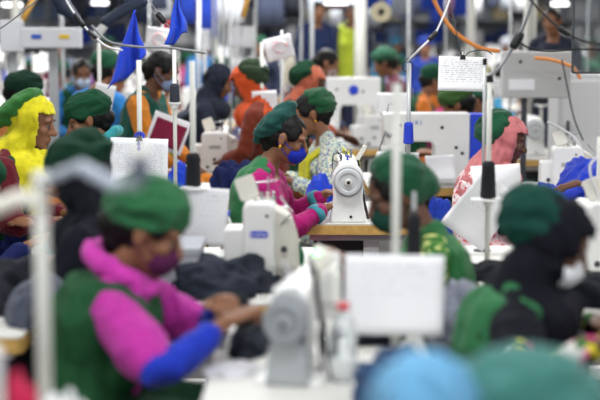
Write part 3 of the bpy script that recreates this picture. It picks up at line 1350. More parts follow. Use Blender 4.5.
# ================================================================= tables
T1 = table('white sewing table nearest the camera under the grey machine', -.24, .36, 3.15, 4.45)
T2 = table('sewing table carrying the boxy blue-badged machine and the dark jacket heap', -.52, .06, 4.62, 5.9)
T3 = table('sewing table with yellow plywood edge under the round-topped white machine', -.005, .56, 6.66, 7.6)
T8 = table('white table corner at the far left heaped with dark trousers', -1.42, -.82, 4.10, 5.25)
T0 = table('table at the lower left corner under the blurred white machine', -1.02, -.40, 1.9, 3.05)
T6 = table('small white table behind the woman in the black headscarf', .64, 1.26, 4.95, 5.95)
T7 = table('table covered by bright blue garments at the right edge', 1.22, 1.85, 6.5, 8.6)
T5 = table('table under the long white machine with a blue end', .40, 1.28, 8.35, 9.25)
T11 = table('table behind the printed sheet with the black clip', -1.0, -.42, 5.55, 6.55)
T13 = table('table with the blue and black jacket behind the central seamstress', -.80, -.26, 7.55, 8.6)
T4 = table('plywood-edged table under the far machine with a round blue badge', .0, .78, 11.3, 12.1)
T14 = table('table behind the empty wooden edge near the orange headscarf', -.95, -.38, 9.2, 10.3)

# =============================================================== machines
lockstitch('grey and white sewing machine nearest the camera with grey balance wheel', (.022, 3.74, .75), -PI / 2 - .22, cw=.66, ch=.86, wr=.84,
           cover=mat('cover_grey', '#9da1a4', rough=.45), wheel=mat('wheel_grey', '#8b9094', rough=.4))
lockstitch('white sewing machine with round disc facing the camera beside the blue-masked seamstress', (X(347, 6.9), 6.96, .75), -PI / 2)
overlock('boxy white overlock machine with an oval blue badge', on(260, 5.1), 0, 'brother', w=.115, h=.295)
pattern_machine('long white machine with bright blue end cover', on(425, 8.6), 0, text='\u00b7 J U K I', w=.52, h=.43)
pm = pattern_machine('far white machine with a round blue badge', on(353, 11.6), 0, w=.44, h=.56, blue_end=False)
b = MB()
b.lathe([(0, 0), (.04, 0), (.036, .012), (0, .014)], (0, -.09, .46), 24, Matrix.Rotation(PI / 2, 3, 'X'))
b.build('round_badge', BLUEP, pm, auto=True)
overlock('small pale machine with a toothed dial in front of the blue-badged one', on(370, 11.45), .3)
overlock('white machine on the table between the black cone and the blue jacket', on(216, 9.4), 0, group=None)
overlock('white machine with a label beside the bright blue garments', on(566, 8.1), -.1, None)
overlock('white machine cut by the right edge beside the black headscarf', on(600, 5.4), .12, None)
lockstitch('blurred white machine at the lower left corner', (-.62, 2.46, .75), -PI / 2, name='sewing_machine')

# parts above the near machine
t = thing('needle_lamp', 'boxy white lamp head with a green light on the grey machine', 'lamp', W(318, 262, 3.95))
b = MB()
b.prism(rrect(.055, .085, .012), 'y', -.03, .03)
o = b.build('lamp_housing', CREAM, t, bevel=.006)
o.rotation_euler = (0, .5, 0)
b = MB()
b.ell((0, 0, 0), (.014, .008, .009))
o = b.build('green_light', mat('green_led', '#9dffb0', emit=2.2), t, True, loc=(-.004, -.03, .03))
b = MB()
b.tube([(0, 0, -.03), (-.01, .02, -.07), (-.01, .02, -.13)], .006, 8)
b.build('bracket', STEEL, t, True)
cone('white thread cone standing on the near grey machine', W(333, 303, 3.9) - V((0, 0, .0)), h=.09, r0=.021, r1=.018, m=mat('white_thread', '#e9e8e2', rough=.8))

# ================================================================= people
P = {}
FLOR = patterned('floral_sleeve', '#15131c', ['#d8cf30', '#d0307a', '#d8d2d0', '#3b6b3a'], 13, .54)
PALE = patterned('pale_print', '#c8d6c8', ['#7fa7a0', '#e8e2c0', '#8d8fb0'], 60, .54)
PINKP = patterned('pink_print', '#e9c9cc', ['#d8494f', '#f2eff0'], 45, .56)
YGRN = patterned('yellow_green_print', '#3f7a34', ['#d5d88a', '#1e5a2c'], 40, .55)

person('seamstress in a magenta tunic and green vest with bright blue sleeves', W(148, 233, 3.95), -.06, .42, -.05, hx=.17,
       hands=(W(220, 302, 4.02), W(226, 322, 3.76)), shirt='#c82fa6', undersleeve='#1b36c4', sleeve_end=.86, elbow=1.3, short=.36, sh_fwd=.045, vest_g=.036, armhole=1.0, vest='#27673a', scarf='#d637b4', lap=False, trousers='#1b2a8a', skirt='#1f4a30',
       cap='#2f7f4c', cap_shape='dome', cap_pitch=-.16, mask='#4d1a42', seed=1, curl=.85, voxel=.0065)
person('seamstress in a magenta kameez and royal blue mask at the centre', W(287, 139, 6.75), -.12, .36, -.08, hx=.15,
       hands=(W(327, 193, 6.98), W(327, 207, 6.76)), shirt='#b3136f', sleeve_end=.88, cuff='#3f9aa8', vest='#2d8a4c', cap='#1d5c55', cap_shape='slouch',
       cap_pitch=-1.12, vest_open=True, mask='#1b2fc0', seed=2, curl=.35, voxel=.006, earring=True)
person('woman in a green cap and dark green mask facing left', W(397, 196, 4.7), PI, .42, .22, hx=.12, scale=1,
       hands=(W(346, 262, 4.56), W(345, 268, 4.85)), shirt='#2b8b47', shirt_mat=YGRN, sleeve_end=.62, vest='#2b8b47', cap='#1f6b45', hair='short',
       cap_pitch=-.85, cap_geo=((-.045, 0, .043), (.130, .102, .084)), mask='#1e5648', seed=3, curl=.6, voxel=.0065, skin=SKIN_D)
person('woman in a black headscarf with a teal cap and white mask', W(553, 243, 3.92), -.1, .48, -.1, hx=.14,
       hands=(None, W(600, 345, 3.45)), elbow=1.6, short=.18, shirt='#14151d', undersleeve='#14151d', sleeve_mat=FLOR, sleeve_end=.95, vest='#2f8a4f', hood='#12131c',
       open_x=.072, cap='#155447', cap_shape='back', cap_pitch=-.3, cap_geo=((-.078, 0, .040), (.105, .108, .092)), mask='#dcdde2', seed=4, voxel=.007, skin=SKIN_D)
person('woman in black clothes and a dark green cap turned away behind the magenta seamstress', W(78, 178, 4.9), 2.75, .35, 0, hx=.13,
       shirt='#151722', vest=None, cap='#174a33', cap_shape='dome', cap_pitch=.12, seed=5, voxel=.008, shawl='#191b28', hood='#14161e', skin=SKIN_D)
person('worker in navy sleeves cut off by the left edge', W(-22, 190, 6.0), 0, .3, 0, hx=.16, hands=(None, W(28, 245, 5.9)), shirt='#141f56',
       sleeve_end=.9, cap='#1c5a3c', seed=6, face=False, voxel=.01)
person('woman in a bright yellow headscarf with a green cap behind', W(33, 124, 6.35), 0, .22, -.12, hx=.16, shirt='#6a1524', vest='#1d5a36',
       hood='#e6da1a', cap='#3a8a38', cap_shape='slouch', cap_pitch=-.85, seed=7, voxel=.008, shawl='#e6da1a')
person('woman with a green cap, teal scarf and yellow vest facing left', W(87, 121, 7.45), PI + .1, .32, .15, hx=.24, shirt='#2a6f86', vest='#ecd92e',
       scarf='#3aa5ae', shawl='#3aa5ae', cap='#1d5f3e', cap_shape='dome', cap_pitch=.0, seed=8, voxel=.0075)
person('worker in an orange kameez and dark green cap at the left edge', W(25, 95, 9.2), 0, .30, 0, hx=.15, shirt='#bf7434', cap='#16402e', seed=9,
       voxel=.010, skin=SKIN_D, cap_shape='dome')
person('worker in blue sleeves and green vest with a pale mask facing the camera', W(82, 74, 11.8), -PI / 2 + .35, .25, 0, hx=.1, shirt='#2b7cc4',
       vest='#1d5a36', hair='tail', mask='#c7d6ea', seed=10, voxel=.010)
person('worker in a blue tunic and green cap seen from behind', W(106, 72, 10.2), 1.1, .35, 0, hx=.16, shirt='#2a84d6', cap='#1c6645', seed=11, voxel=.011,
       face=False, cap_shape='dome')
person('dark haired worker in a teal vest with orange sleeves', W(163, 72, 8.9), -.3, .40, 0, hx=.16, seat=.68, shirt='#d9801f', vest='#1b6656', seed=12,
       voxel=.010, skin=SKIN_D, mask='#7f8fb0')
person('worker in a charcoal headscarf behind the white pole', W(219, 82, 10.3), .1, .45, 0, hx=.2, seat=.60, shirt='#232735', hood='#1f2430', seed=13, voxel=.011,
       face=False, shawl='#3b3f4c')
person('worker in a bright orange headscarf bending to the left', W(247, 84, 9.3), PI - .3, .45, 0, hx=.15, seat=.60, shirt='#7a2f1c', hood='#e0531f', cap='#3c5136',
       seed=14, voxel=.010, cap_shape='back', skin=SKIN_D)
person('woman in a pale printed kameez with yellow trim behind the blue-masked seamstress', W(309, 115, 8.2), PI + .15, .35, .1, hx=.12, shirt='#c8d6c8',
       shirt_mat=PALE, vest=None, shawl='#e3dc2c', cap='#1f6b3f', cap_shape='back', cap_pitch=-.6, seed=15, voxel=.008, earring=True)
person('worker in a salmon headscarf with a dark green cap at the far machine', W(311, 84, 9.9), 0, .4, 0, hx=.14, seat=.60, hands=(None, W(345, 136, 10.1)),
       shirt='#b4563a', hood='#bd6145', cap='#1b4f34', cap_shape='back', seed=16, voxel=.010, vest='#1d5034', skin=SKIN_D, sleeve_end=.7)
person('black haired worker behind the salmon headscarf', W(328, 64, 12.2), -.2, .4, 0, hx=.14, seat=.7, shirt='#3a3f58', seed=17, voxel=.012, face=False)
person('worker in a maroon kameez and green cap behind the blue-badged machine', W(384, 64, 13.4), PI, .4, 0, hx=.15, seat=.62, shirt='#5c1c34', cap='#2a6a4c', seed=18,
       voxel=.011, face=False)
person('worker in an olive and green cap below the hanging printed sheet', W(456, 106, 9.9), PI, .5, 0, hx=.14, shirt='#5b2030', cap='#3f6b2c', seed=19, voxel=.011,
       face=False, vest='#1f5a36')
person('woman in a salmon pink headscarf reaching to the blue garments', W(506, 141, 7.2), 0, .28, -.05, hx=.15, hands=(None, W(562, 188, 7.02)), shirt='#e9c9cc',
       shirt_mat=PINKP, sleeve_end=.66, hood='#dc7d80', cap='#1f6a45', cap_shape='back', cap_pitch=-1.0, mask=None, seed=20, voxel=.0075, trousers='#17453f', curl=.45,
       skin=SKIN_D)
person('blurred worker in a light blue headscarf and teal cap closest to the camera', W(424, 435, 2.3), -1.95, .22, 0, hx=.2, shirt='#35827a', hood='#62a4d0',
       cap='#35827a', cap_pitch=-.3, cap_geo=((-.16, .125, -.03), (.19, .150, .115)), seed=21, voxel=.009, shawl='#35827a', skin=SKIN_D)

# ======================================================== stands and cones
c = on(395, 3.95)
stand('white upright pole holding the big blank sign', c.x, c.y, 1.50, r=.0125)
c = on(413, 4.25)
stand('short stand with a cone plate hidden behind the blank sign', c.x, c.y, 1.17, r=.006, disc=[(.955, .05)], m=POLEG)
cone('black thread cone beside the pole of the big blank sign', (c.x, c.y, .965), h=.14, r0=.022, r1=.019)
c = on(194, 5.3)
stand('tall white stand with a cone plate over the jacket heap', c.x, c.y, 1.54, r=.011, disc=[(1.065, .066)])
cone('black thread cone on the white plate left of the central seamstress', (c.x, c.y, 1.074), h=.128, r0=.029, r1=.025)
c = on(487, 5.5)
stand('white stand with a cone plate rising from the small white table', c.x, c.y, 1.47, r=.010, top_clip=True, disc=[(1.00, .068)])
cone('black thread cone on the plate in front of the salmon headscarf', (c.x, c.y, 1.009), h=.145, r0=.030, r1=.024)
c = on(482, 5.85)
stand('thin pole just behind the stand with the cone plate', c.x, c.y, 1.53, r=.0065, m=POLEG, top_clip=True)
c = on(408, 7.1)
stand('steel pole ending in a curled clip above the central table', min(c.x, .54), c.y, 1.50, r=.011, m=POLEG, z0=.75)
c = on(141, 6.2)
stand('slim pole carrying the printed sheet and the blue pennant', c.x, c.y, 1.53, r=.011)
c = on(176, 6.42)
stand('slim pole carrying the second blue pennant', c.x, c.y, 1.575, r=.009, disc=[(1.33, .03)])
cone('dark thread cone high on the pole of the second pennant', (c.x, c.y, 1.338), h=.085, r0=.023, r1=.020, m=mat('slate_thread', '#2b2f3a', rough=.8))
for q, (px, D, zt, lb) in enumerate(((262, 9.3, 1.60, 'slim white pole beside the orange headscarf'), (101, 9.0, 1.60, 'slim pole right of the worker with the pale mask'),
                                     (597, 5.6, 1.24, 'white pole at the right edge by the blue garments'))):
    c = on(px, D)
    if D > 8:
        c2 = c
        stand(lb, c.x, c.y, zt, z0=0, r=.012)
    else:
        stand(lb, min(c.x, 1.24), c.y, zt, r=.010)
# blue spool bobbins slipped on poles
for px, D, zz, m_, lb in ((141, 6.2, 1.135, THREADB, 'blue thread cone on the pole above the clipped sheet'),
                          (408, 7.1, 1.10, THREADB, 'blue thread cone on the steel pole before the long white machine')):
    c = on(px, D)
    cone(lb, (min(c.x, .54), c.y, zz), h=.085 if px < 300 else .11, r0=.026, r1=.022, m=m_)

# the blurred stand at the left, close to the camera
t = thing('thread_stand', 'thick white stand with side arms blurred at the left', 'thread stand', (X(47, 2.75), Yd(2.75), .75))
b = MB()
b.cyl((0, 0, 0), (0, 0, .62), .0135, n=16)
b.build('pole', POLEW, t, True)
q0 = V(t.location)
b = MB()
b.tube([V((0, 0, .56)), W(20, 198, 2.72) - q0, W(-30, 218, 2.7) - q0], .017, 10)
b.build('side_arm', CREAM, t, True)
b = MB()
b.tube([V((0, 0, .60)), W(80, 166, 2.6) - q0, W(116, 186, 2.5) - q0], .014, 10, flat=.6)
b.build('side_arm', mat('bluish_grey_tube', '#9aa2ae', rough=.4), t, True)
e = W(140, 178, 2.35)
b = MB()
b.tube([W(116, 186, 2.5) - q0, e - q0 + V((0, 0, -.01))], .008, 8)
b.build('side_arm', mat('bluish_grey_tube', '#9aa2ae', rough=.4), t, True)
cone('small grey thread cone on the blurred side arm above the green cap', e - V((0, 0, .006)), h=.05, r0=.016, r1=.012, m=mat('grey_thread', '#565c6e', rough=.8))

# ================================================================= papers
paper('big blank white sign on the pole before the green-masked woman', W(394, 295, 3.85), .27, .222, .02, .02, m=PRINTL, seed=1, curl=.002, clip=False, name='paper_sign', cat='sign')
paper('printed sheet hanging from a black clip on the slim left pole', W(139, 163, 6.14), .25, .215, .03, .0, clip=True, m=PRINTD, seed=2, curl=.003)
paper('white sheet hanging under the cone plate above the jacket heap', W(205, 216, 5.24), .165, .21, .09, .1, m=PRINTL, seed=3)
paper('printed sheet hung by a clip from wires, above the long white machine', W(462, 74, 7.0), .235, .17, .03, 0, clip=True, m=PRINT, seed=4, curl=.003)
paper('large drooping sheet tilted behind the cone stand', W(481, 210, 5.75), .205, .27, .62, .1, m=PRINTL, seed=5, curl=.018)
paper('white wrapping sheet draped in front of the pink printed sleeve', W(497, 185, 6.0), .20, .17, -.10, 0, m=PAPER, seed=2, curl=.016)
paper('white sheet tied to the pole beside the orange headscarf', W(265, 105, 9.2), .16, .185, -.06, 0, m=PAPER, seed=1)
paper('tilted sheet with a pink ring on it', W(279, 48, 9.5), .19, .155, -.25, 0, m=PAPER, emblem='#d88aa0', seed=2)
paper('white sign high among the far poles, above the orange headscarf', W(242, 37, 12.5), .215, .19, 0, 0, m=PAPER, seed=3)
paper('narrow white sheet left of the high sign', W(205, 40, 13), .10, .19, 0, 0, m=PAPER, seed=4)
paper('tilted white sheet beside the worker with the pale mask', W(104, 96, 8.9), .125, .15, .22, 0, m=PAPER, seed=5)
paper('printed sheet lying against the long white machine behind the green cap', W(398, 163, 8.3), .24, .13, .05, 0, tilt=-.3, m=PRINTL, seed=6)
paper('white sheet propped at the foot of the long white machine', W(440, 168, 8.3), .17, .15, -.05, 0, tilt=-.2, m=PAPER, seed=7)
paper('white sheet upright behind the head of the long white machine', W(393, 103, 8.95), .20, .13, 0, 0, m=PAPER, seed=8)
paper('white sheet framing the maroon cloth', W(168, 133, 8.55), .23, .21, .35, 0, m=PAPER, seed=9)
paper('maroon cloth panel pinned slantwise on a white sheet', W(168, 134, 8.45), .19, .15, .38, 0, m=cloth('#8d1f42'), seed=3, cat='cloth', name='cloth_square')

# =============================================================== garments
NAVY = '#2a2f3b'
heap('dark slate jacket heaped beside the blue-badged machine', on(217, 4.95), (.22, .20, .128), '#282d39', 3, rz=.3)
heap('slate trousers being sewn between the magenta seamstress and the grey machine', on(254, 4.05), (.055, .20, .085), '#272c37', 5, rz=-.2)
heap('black fabric held up in the hands of the magenta seamstress', W(238, 300, 4.0) - V((0, 0, .06)), (.045, .06, .07), '#14161d', 7, sub=4)
heap('white cloth scrap on the near table', on(232, 3.75), (.07, .10, .012), '#d9dade', 8, sub=4)
heap('faded blue denim bundle on the near table', on(390, 3.42), (.085, .10, .135), '#24456f', 9, amp=.25)
heap('dark folded trousers behind the clear water bottle', on(372, 4.15), (.09, .12, .045), '#20242e', 10)
heap('charcoal trousers heaped on the left table', on(8, 4.7), (.17, .2, .15), '#23242c', 11)
heap('grey-blue cloth sliding off the left table', on(42, 4.42), (.10, .14, .12), '#474c5a', 12)
heap('bright blue garment bundle beside the printed sheet', on(179, 8.35), (.075, .08, .16), '#1b45dd', 13)
heap('blue and black jacket behind the central seamstress', on(234, 8.05), (.14, .12, .17), '#161f4a', 14)
heap('big bright blue garment pile at the right edge', on(598, 7.35), (.24, .26, .27), '#1437c8', 15, rz=.4)
heap('bright blue garments under the reaching hand', on(548, 7.0), (.10, .2, .14), '#1437c8', 16)
heap('royal blue fabric beside the hand of the central seamstress', on(322, 7.3), (.08, .10, .16), '#1f43d8', 17, sub=4)
bn = MB()
bn.prism(rrect(.24, .36, .03), 'z', 0, .74)
o = bn.build('cloth_bin', mat('grey_bin', '#55585f', rough=.6), None, bevel=.01, loc=(.49, 4.22, 0))
tag(o, 'grey bin behind the teal cap', 'bin')
heap('grey crumpled cloth between the blank sign and the green vest', (.495, 4.22, .74), (.11, .16, .13), '#777a88', 18)
heap('black cloth on the small white table behind the teal cap', on(478, 5.2) + V((.03, 0, 0)), (.12, .10, .06), '#14161c', 19, sub=4)
heap('dark teal bundle under the drooping sheet', (.95, 6.3, .0), (.24, .22, .66), '#15423e', 20)
heap('blue work trousers piled behind the green-masked woman', (.66, 6.6, .0), (.14, .16, .80), '#1736a8', 22)
heap('black cloth in front of the black headscarf', on(596, 4.75, .72) , (.22, .22, .12), '#15171e', 23)
heap('crimson cloth beside the blurred machine at the lower left', (X(26, 2.5), Yd(2.5), .75), (.04, .06, .29), '#d3184e', 24, sub=4)
heap('white cloth on the table at the lower left corner', (-.44, 2.62, .75), (.07, .12, .20), '#e4e4e6', 25)
o = table('table in front of the woman in the black headscarf', .92, 1.5, 3.6, 4.86)

# ================================================================ bottles
bottle('clear water bottle with a red cap beside the grey machine', on(343, 3.62), .205, .036, REDC)
bottle('clear bottle with a white cap right of the blue-badged machine', on(284, 5.22), .26, .034, WHITE)
bottle('clear bottle with a blue cap left of the blue-badged machine', on(227, 5.5), .21, .028, BLUEP)
bottle('small dark green bottle beside the clear bottle', on(296, 5.15), .15, .030, CREAM, mat('green_plastic', '#0f6a46', rough=.3))

# ========================================================= pennants, cables
flag('blue triangular pennant hanging down left of the other', [(134, 10, 0), (106, 92, .0), (146, 58, .04)], 6.2, '#1d41d6', 1)
flag('blue triangular pennant tied to the pole with the slate cone', [(177, -8, 0), (165, 47, 0), (188, 34, .03)], 6.4, '#1f4de0', 2)
cable('pale tube sagging across both blue pennants', [(92, 26, 6.1), (110, 42, 6.05), (140, 47, 6.05), (170, 48, 6.05), (205, 53, 6.1)], .0055, CABLEG, name='air_hose', cat='hose')
cable('white cable with a black connector left of the first pennant', [(64, -4, 6), (72, 10, 6), (84, 26, 6), (97, 39, 6), (108, 47, 6), (122, 50, 6.05)], .0045, CABLEW,
      plugs=((.36, .07, .011), (.55, .05, .010)))
cable('thin dark cable at the top left corner', [(-5, 32, 7), (15, 18, 7), (42, -4, 7)], .004, CABLEG)
cable('thin wire with a black plug above the second pennant', [(146, -5, 7), (157, 12, 7), (163, 20, 7), (175, 33, 7)], .003, CABLEG, plugs=((.62, .06, .016),))
cable('white cable with striped connectors meeting the steel pole', [(452, -6, 7.0), (444, 15, 7.0), (436, 32, 7.0), (430, 39, 7.0), (420, 49, 7.0), (409, 60, 7.05)], .0055, CABLEW,
      plugs=((.52, .045, .013), (.60, .03, .013)))
cable('curled dark clip wire on top of the steel pole', [(409, 58, 7.05), (404, 62, 7.05), (403, 69, 7.05), (408, 72, 7.05), (413, 66, 7.05), (409, 60, 7.05)], .003, BLACK)
cable('orange air hose swooping behind the hanging sheet', [(432, -5, 8.3), (440, 12, 8.3), (455, 32, 8.3), (478, 47, 8.3), (498, 51, 8.3)], .012, ORANGE, name='air_hose', cat='hose')
cable('orange air hose lying over the grey panel', [(536, 58, 9.2), (552, 60, 9.2), (572, 67, 9.2), (580, 78, 9.2)], .011, ORANGE, name='air_hose', cat='hose')
cable('grey cable from the junction plug to the cone stand', [(534, -5, 5.6), (528, 15, 5.6), (518, 38, 5.6), (508, 55, 5.6), (499, 68, 5.55), (489, 76, 5.5)], .0065, CABLEG,
      plugs=((.46, .07, .018),))
cable('black cable running from the junction plug to the right', [(518, 42, 5.6), (530, 48, 5.6), (550, 51, 5.6), (574, 49, 5.6), (605, 50, 5.6)], .004, BLACK)
cable('black cable crossing the upper right corner', [(526, -5, 5.3), (545, 15, 5.3), (562, 30, 5.3), (580, 40, 5.3), (606, 46, 5.3)], .0045, BLACK,
      plugs=((.55, .05, .011),))
cable('dark wire looping to the clip of the hanging sheet', [(448, -5, 7), (454, 20, 7), (458, 40, 7), (462, 57, 7), (470, 52, 7), (484, 50, 7), (492, 54, 7)], .003, DGREY)
cable('curved white cable over the machine beside the blue garments', [(548, 122, 8.0), (560, 128, 8.0), (575, 138, 8.0), (582, 152, 8.0), (578, 168, 8.0)], .006, CABLEW)
cable('white looped cable at the right edge above the machine', [(596, 158, 5.3), (590, 166, 5.3), (592, 180, 5.3), (598, 196, 5.3), (600, 215, 5.3), (594, 240, 5.3)], .005, CABLEW)
cable('dark wire hanging before the pale cabinet', [(562, 60, 8.6), (568, 90, 8.6), (574, 118, 8.6), (583, 140, 8.6)], .005, DGREY)
cable('black tape curling on the near table', [(195, 333, 3.9), (215, 336, 3.85), (232, 334, 3.85), (250, 328, 3.9), (262, 326, 3.9)], .004, BLACK, name='tape', cat='tape')

# ================================================== panel, cabinet at right
t = thing('control_panel', 'grey control panel with a white label, behind the orange hose', 'control panel', (X(534, 9.5), Yd(9.5), 0))
b = MB()
b.box((0, 0, 1.385), (.46, .09, .31))
b.build('panel_box', mat('panel_grey', '#b9bab8', rough=.5), t, bevel=.01)
b = MB()
b.box((-.10, -.047, 1.32), (.17, .004, .07))
b.build('label_plate', PRINTL, t)
for x, z in ((-.11, 1.47), (.15, 1.36)):
    b = MB()
    b.lathe([(0, 0), (.012, 0), (.010, .006), (0, .006)], (x, -.045, z), 14, Matrix.Rotation(PI / 2, 3, 'X'))
    b.build('screw', BLACK, t)
b = MB()
b.box((-.07, .03, .62), (.035, .05, 1.24))
b.box((-.07, .03, .02), (.4, .4, .04))
b.build('support_post', DGREY, t, bevel=.006)
t = thing('cabinet', 'pale machine cabinet at the right edge behind the wire', 'cabinet', (X(588, 10.2), Yd(10.2), 0))
b = MB()
b.box((0, 0, .70), (.52, .4, 1.36))
b.build('cabinet_body', mat('cabinet_grey', '#c2c3c4', rough=.5), t, bevel=.01)
b = MB()
b.box((0, -.205, 1.0), (.46, .012, .66))
d = b.build('cabinet_door', mat('cabinet_grey2', '#cccdcd', rough=.5), t, bevel=.004)
b = MB()
b.box((-.19, -.218, 1.0), (.02, .02, .10))
b.build('handle', DGREY, d, bevel=.003)
for px, D, zt, lb in ((282, 9.7, 1.68, 'slim pole behind the tilted sheet with the pink ring'), (242, 12.6, 1.72, 'slim pole behind the high white sign'),
                      (206, 13.1, 1.70, 'slim pole behind the narrow white sheet')):
    cc = on(px, D)
    stand(lb, cc.x, cc.y, zt, z0=0, r=.009, m=POLEG)
for px, py, D, wd, ht, lb, bc in ((52, 38, 10.2, .42, .15, 'pale machine box with blue and yellow badges at the upper left', ('#2d4fb0', '#d8b52a')),
                                 (12, 36, 10.6, .16, .24, 'pale upright box at the left edge', ())):
    q = W(px, py, D)
    t = thing('machine_box', lb, 'machine', (q.x, q.y, 0))
    b = MB()
    b.box((0, 0, q.z), (wd, .14, ht))
    b.build('box_housing', mat('pale_housing', '#c9cbd0', rough=.5), t, bevel=.012)
    b = MB()
    b.box((0, .03, q.z / 2 - ht / 4), (.06, .06, q.z - ht / 2))
    b.build('support_post', GREYP, t)
    for k, hx_ in enumerate(bc):
        b = MB()
        b.box((-.10 + .2 * k, -.072, q.z + .01), (.07, .004, .03))
        b.build('badge', mat('badge_' + hx_[1:], hx_), t)
paper('tilted sheet with a red ring between the two blue pennants', W(158, 40, 9.6), .17, .17, .12, 0, m=PAPER, emblem='#c8283c', seed=3)
paper('pink-red sheet above the sheet with the red ring', W(171, 27, 9.7), .13, .09, -.12, 0, m=mat('rose_paper', '#c84a5c'), seed=1)
cc = on(164, 9.75)
stand('slim pole behind the sheet with the red ring', cc.x, cc.y, 1.72, z0=0, r=.009, m=POLEG)
t = thing('plastic_curtain_frame', 'clear hanging plastic guard with a dark edge at the top right', 'guard', W(574, -4, 7.6))
b = MB()
b.box((.16, 0, -.16), (.32, .004, .5))
b.build('clear_sheet', mat('clear_guard', '#dfe4e6', rough=.05, trans=.95, ior=1.1), t)
b = MB()
b.box((0, 0, -.16), (.012, .012, .5))
b.box((.16, 0, -.41), (.32, .012, .012))
b.build('edge_strip', DGREY, t)
# fixture arm blurred at the top left, close
t = thing('work_lamp', 'dark work lamp arm blurred at the top left', 'lamp', W(62, 6, 9.0))
q0 = V(t.location)
b = MB()
b.tube([W(58, -6, 9.0) - q0, W(64, 8, 9.0) - q0, W(76, 18, 9.0) - q0], [.06, .055, .03], 12)
b.build('lamp_shade', mat('navy_plastic', '#27324a', rough=.5), t, True)
t = thing('work_lamp', 'long dark lamp tube slanting above the first pennant', 'lamp', W(122, 8, 9.0))
q0 = V(t.location)
b = MB()
b.tube([W(107, 22, 9.0) - q0, W(122, 12, 9.0) - q0, W(142, 2, 9.0) - q0], [.038, .042, .042], 12)
b.build('lamp_shade', mat('navy_plastic', '#27324a'), t, True)
b = MB()
b.tube([W(96, 36, 9.0) - q0, W(107, 23, 9.0) - q0], [.03, .024], 10)
b.build('lamp_neck', WHITE, t, True)

for o_ in [o for o in COL.objects if o.name.startswith('work_lamp')]:
    b = MB()
    b.cyl((0, 0, 0), (0, 0, 3.79 - o_.location.z), .012, n=8)
    b.build('drop_rod', DGREY, o_, True)

t = thing('crate', 'grey plastic crate on the table left of the dark slate jacket', 'crate', on(178, 5.0))
b = MB()
b.prism(rrect(.17, .30, .015), 'z', 0, .15)
b.build('crate_body', mat('crate_grey', '#a3a6ad', rough=.6), t, bevel=.005)
b = MB()
b.prism(rrect(.182, .312, .018), 'z', .135, .16)
b.build('rim', mat('crate_grey', '#a3a6ad'), t, bevel=.004)

# ============================================================ far stations
rnd = random.Random(11)


ARCH = []
FARG = 'workers in the far rows'
base = [dict(shirt='#2a7cc9', vest='#1c5c3a', cap='#1d5f40', hx=.2), dict(shirt='#c23a7a', cap='#1b5237', hx=.2), dict(shirt='#d8d8dc', vest='#1f6a45', cap='#24694a', hx=.22),
        dict(shirt='#70263c', hood='#7b2a48', hx=.2), dict(shirt='#2b3148', hx=.2)]
NAMES = ['worker in blue with a green vest and cap in the far rows', 'worker in a pink kameez and green cap in the far rows',
         'worker in white with a green vest and cap in the far rows', 'worker in a plain headscarf in the far rows', 'dark haired bareheaded worker in the far rows']
COLS = ['#2a7cc9', '#c23a7a', '#d8d8dc', '#7b2a48', '#2b3148', '#e07a2a', '#1f6a45', '#3d8fb8', '#8a4a9a', '#d8c23a', '#1d3fae', '#b83a3a']


def cname(hx):
    return {'#2a7cc9': 'blue', '#c23a7a': 'pink', '#d8d8dc': 'white', '#7b2a48': 'maroon', '#2b3148': 'charcoal', '#e07a2a': 'orange', '#1f6a45': 'green',
            '#3d8fb8': 'light blue', '#8a4a9a': 'purple', '#d8c23a': 'yellow', '#1d3fae': 'royal blue', '#b83a3a': 'red'}[hx]


def recolour(root, mp):
    for k in root.children:
        for kk in [k] + list(k.children):
            nm = kk.name.split('.')[0]
            if nm in mp and kk.material_slots:
                kk.material_slots[0].link = 'OBJECT'
                kk.material_slots[0].material = mp[nm]


person('standing supervisor in a lime safety vest at the top centre', W(352, 14, 17), -PI / 2, .1, 0, hx=.05, seat=.92, stand=True, shirt='#2b3148', vest='#cfe23a', seed=40,
       voxel=.014, face=False)
person('standing supervisor in dark blue at the top centre', W(318, 12, 16), -PI / 2 + .3, .1, 0, hx=.05, seat=.92, stand=True, shirt='#1f2a4a', seed=41, voxel=.014, face=False)
person('standing man in charcoal at the top right behind the cables', W(552, 22, 12), -PI / 2 - .4, .1, 0, hx=.05, seat=.90, stand=True, shirt='#2a2f3c', seed=42, voxel=.014, face=False)


SP = None
for px, D, ang, c1, c2, lb in ((205, 20, -1.2, '#2b7cc4', '#1b2030', 'standing worker in blue beyond the high white sign'), (262, 18.5, -1.9, '#23283a', '#5a4a3a', 'standing worker in charcoal above the tilted sheet'),
                        (60, 19, -1.4, '#6a7080', '#2b3148', 'standing worker in grey at the upper left'), (425, 19, -1.7, '#1d3a9c', '#23283a', 'standing worker in royal blue left of the orange hose'),
                        (505, 20, -1.0, '#b8bcc6', '#2b3148', 'standing worker in pale grey at the upper right'), (110, 21, -2.0, '#7b2a48', '#23283a', 'standing worker in maroon at the upper left'),
                        (300, 22, -1.5, '#c9c2b0', '#23283a', 'standing worker in beige at the top centre'), (395, 24, -1.2, '#3d8fb8', '#23283a', 'standing worker in light blue near the cream reel'),
                        (590, 21, -2.1, '#1f6a45', '#23283a', 'standing worker in green at the far right')):
    loc = (X(px, D), Yd(D), 0)
    if SP is None:
        SP, _ = person(lb, (loc[0], loc[1], 1.50), ang, .15, 0, hx=.05, seat=.90, stand=True, shirt=c1, trousers=c2, cap='#1f5a3c', seed=44, voxel=.014, face=False)
    else:
        SP2 = dup(SP, loc, ang, lb)
        recolour(SP2, {'kameez': cloth(c1), 'trousers': cloth(c2), 'cap': cloth(c1 if px % 2 else '#1f5a3c')})
taken = [(o.location.x, o.location.y) for o in list(COL.objects) if o.get('category') and o.parent is None and o.location.y > 8.5]
proto_m, proto_t, proto_s, proto_c = None, None, None, None
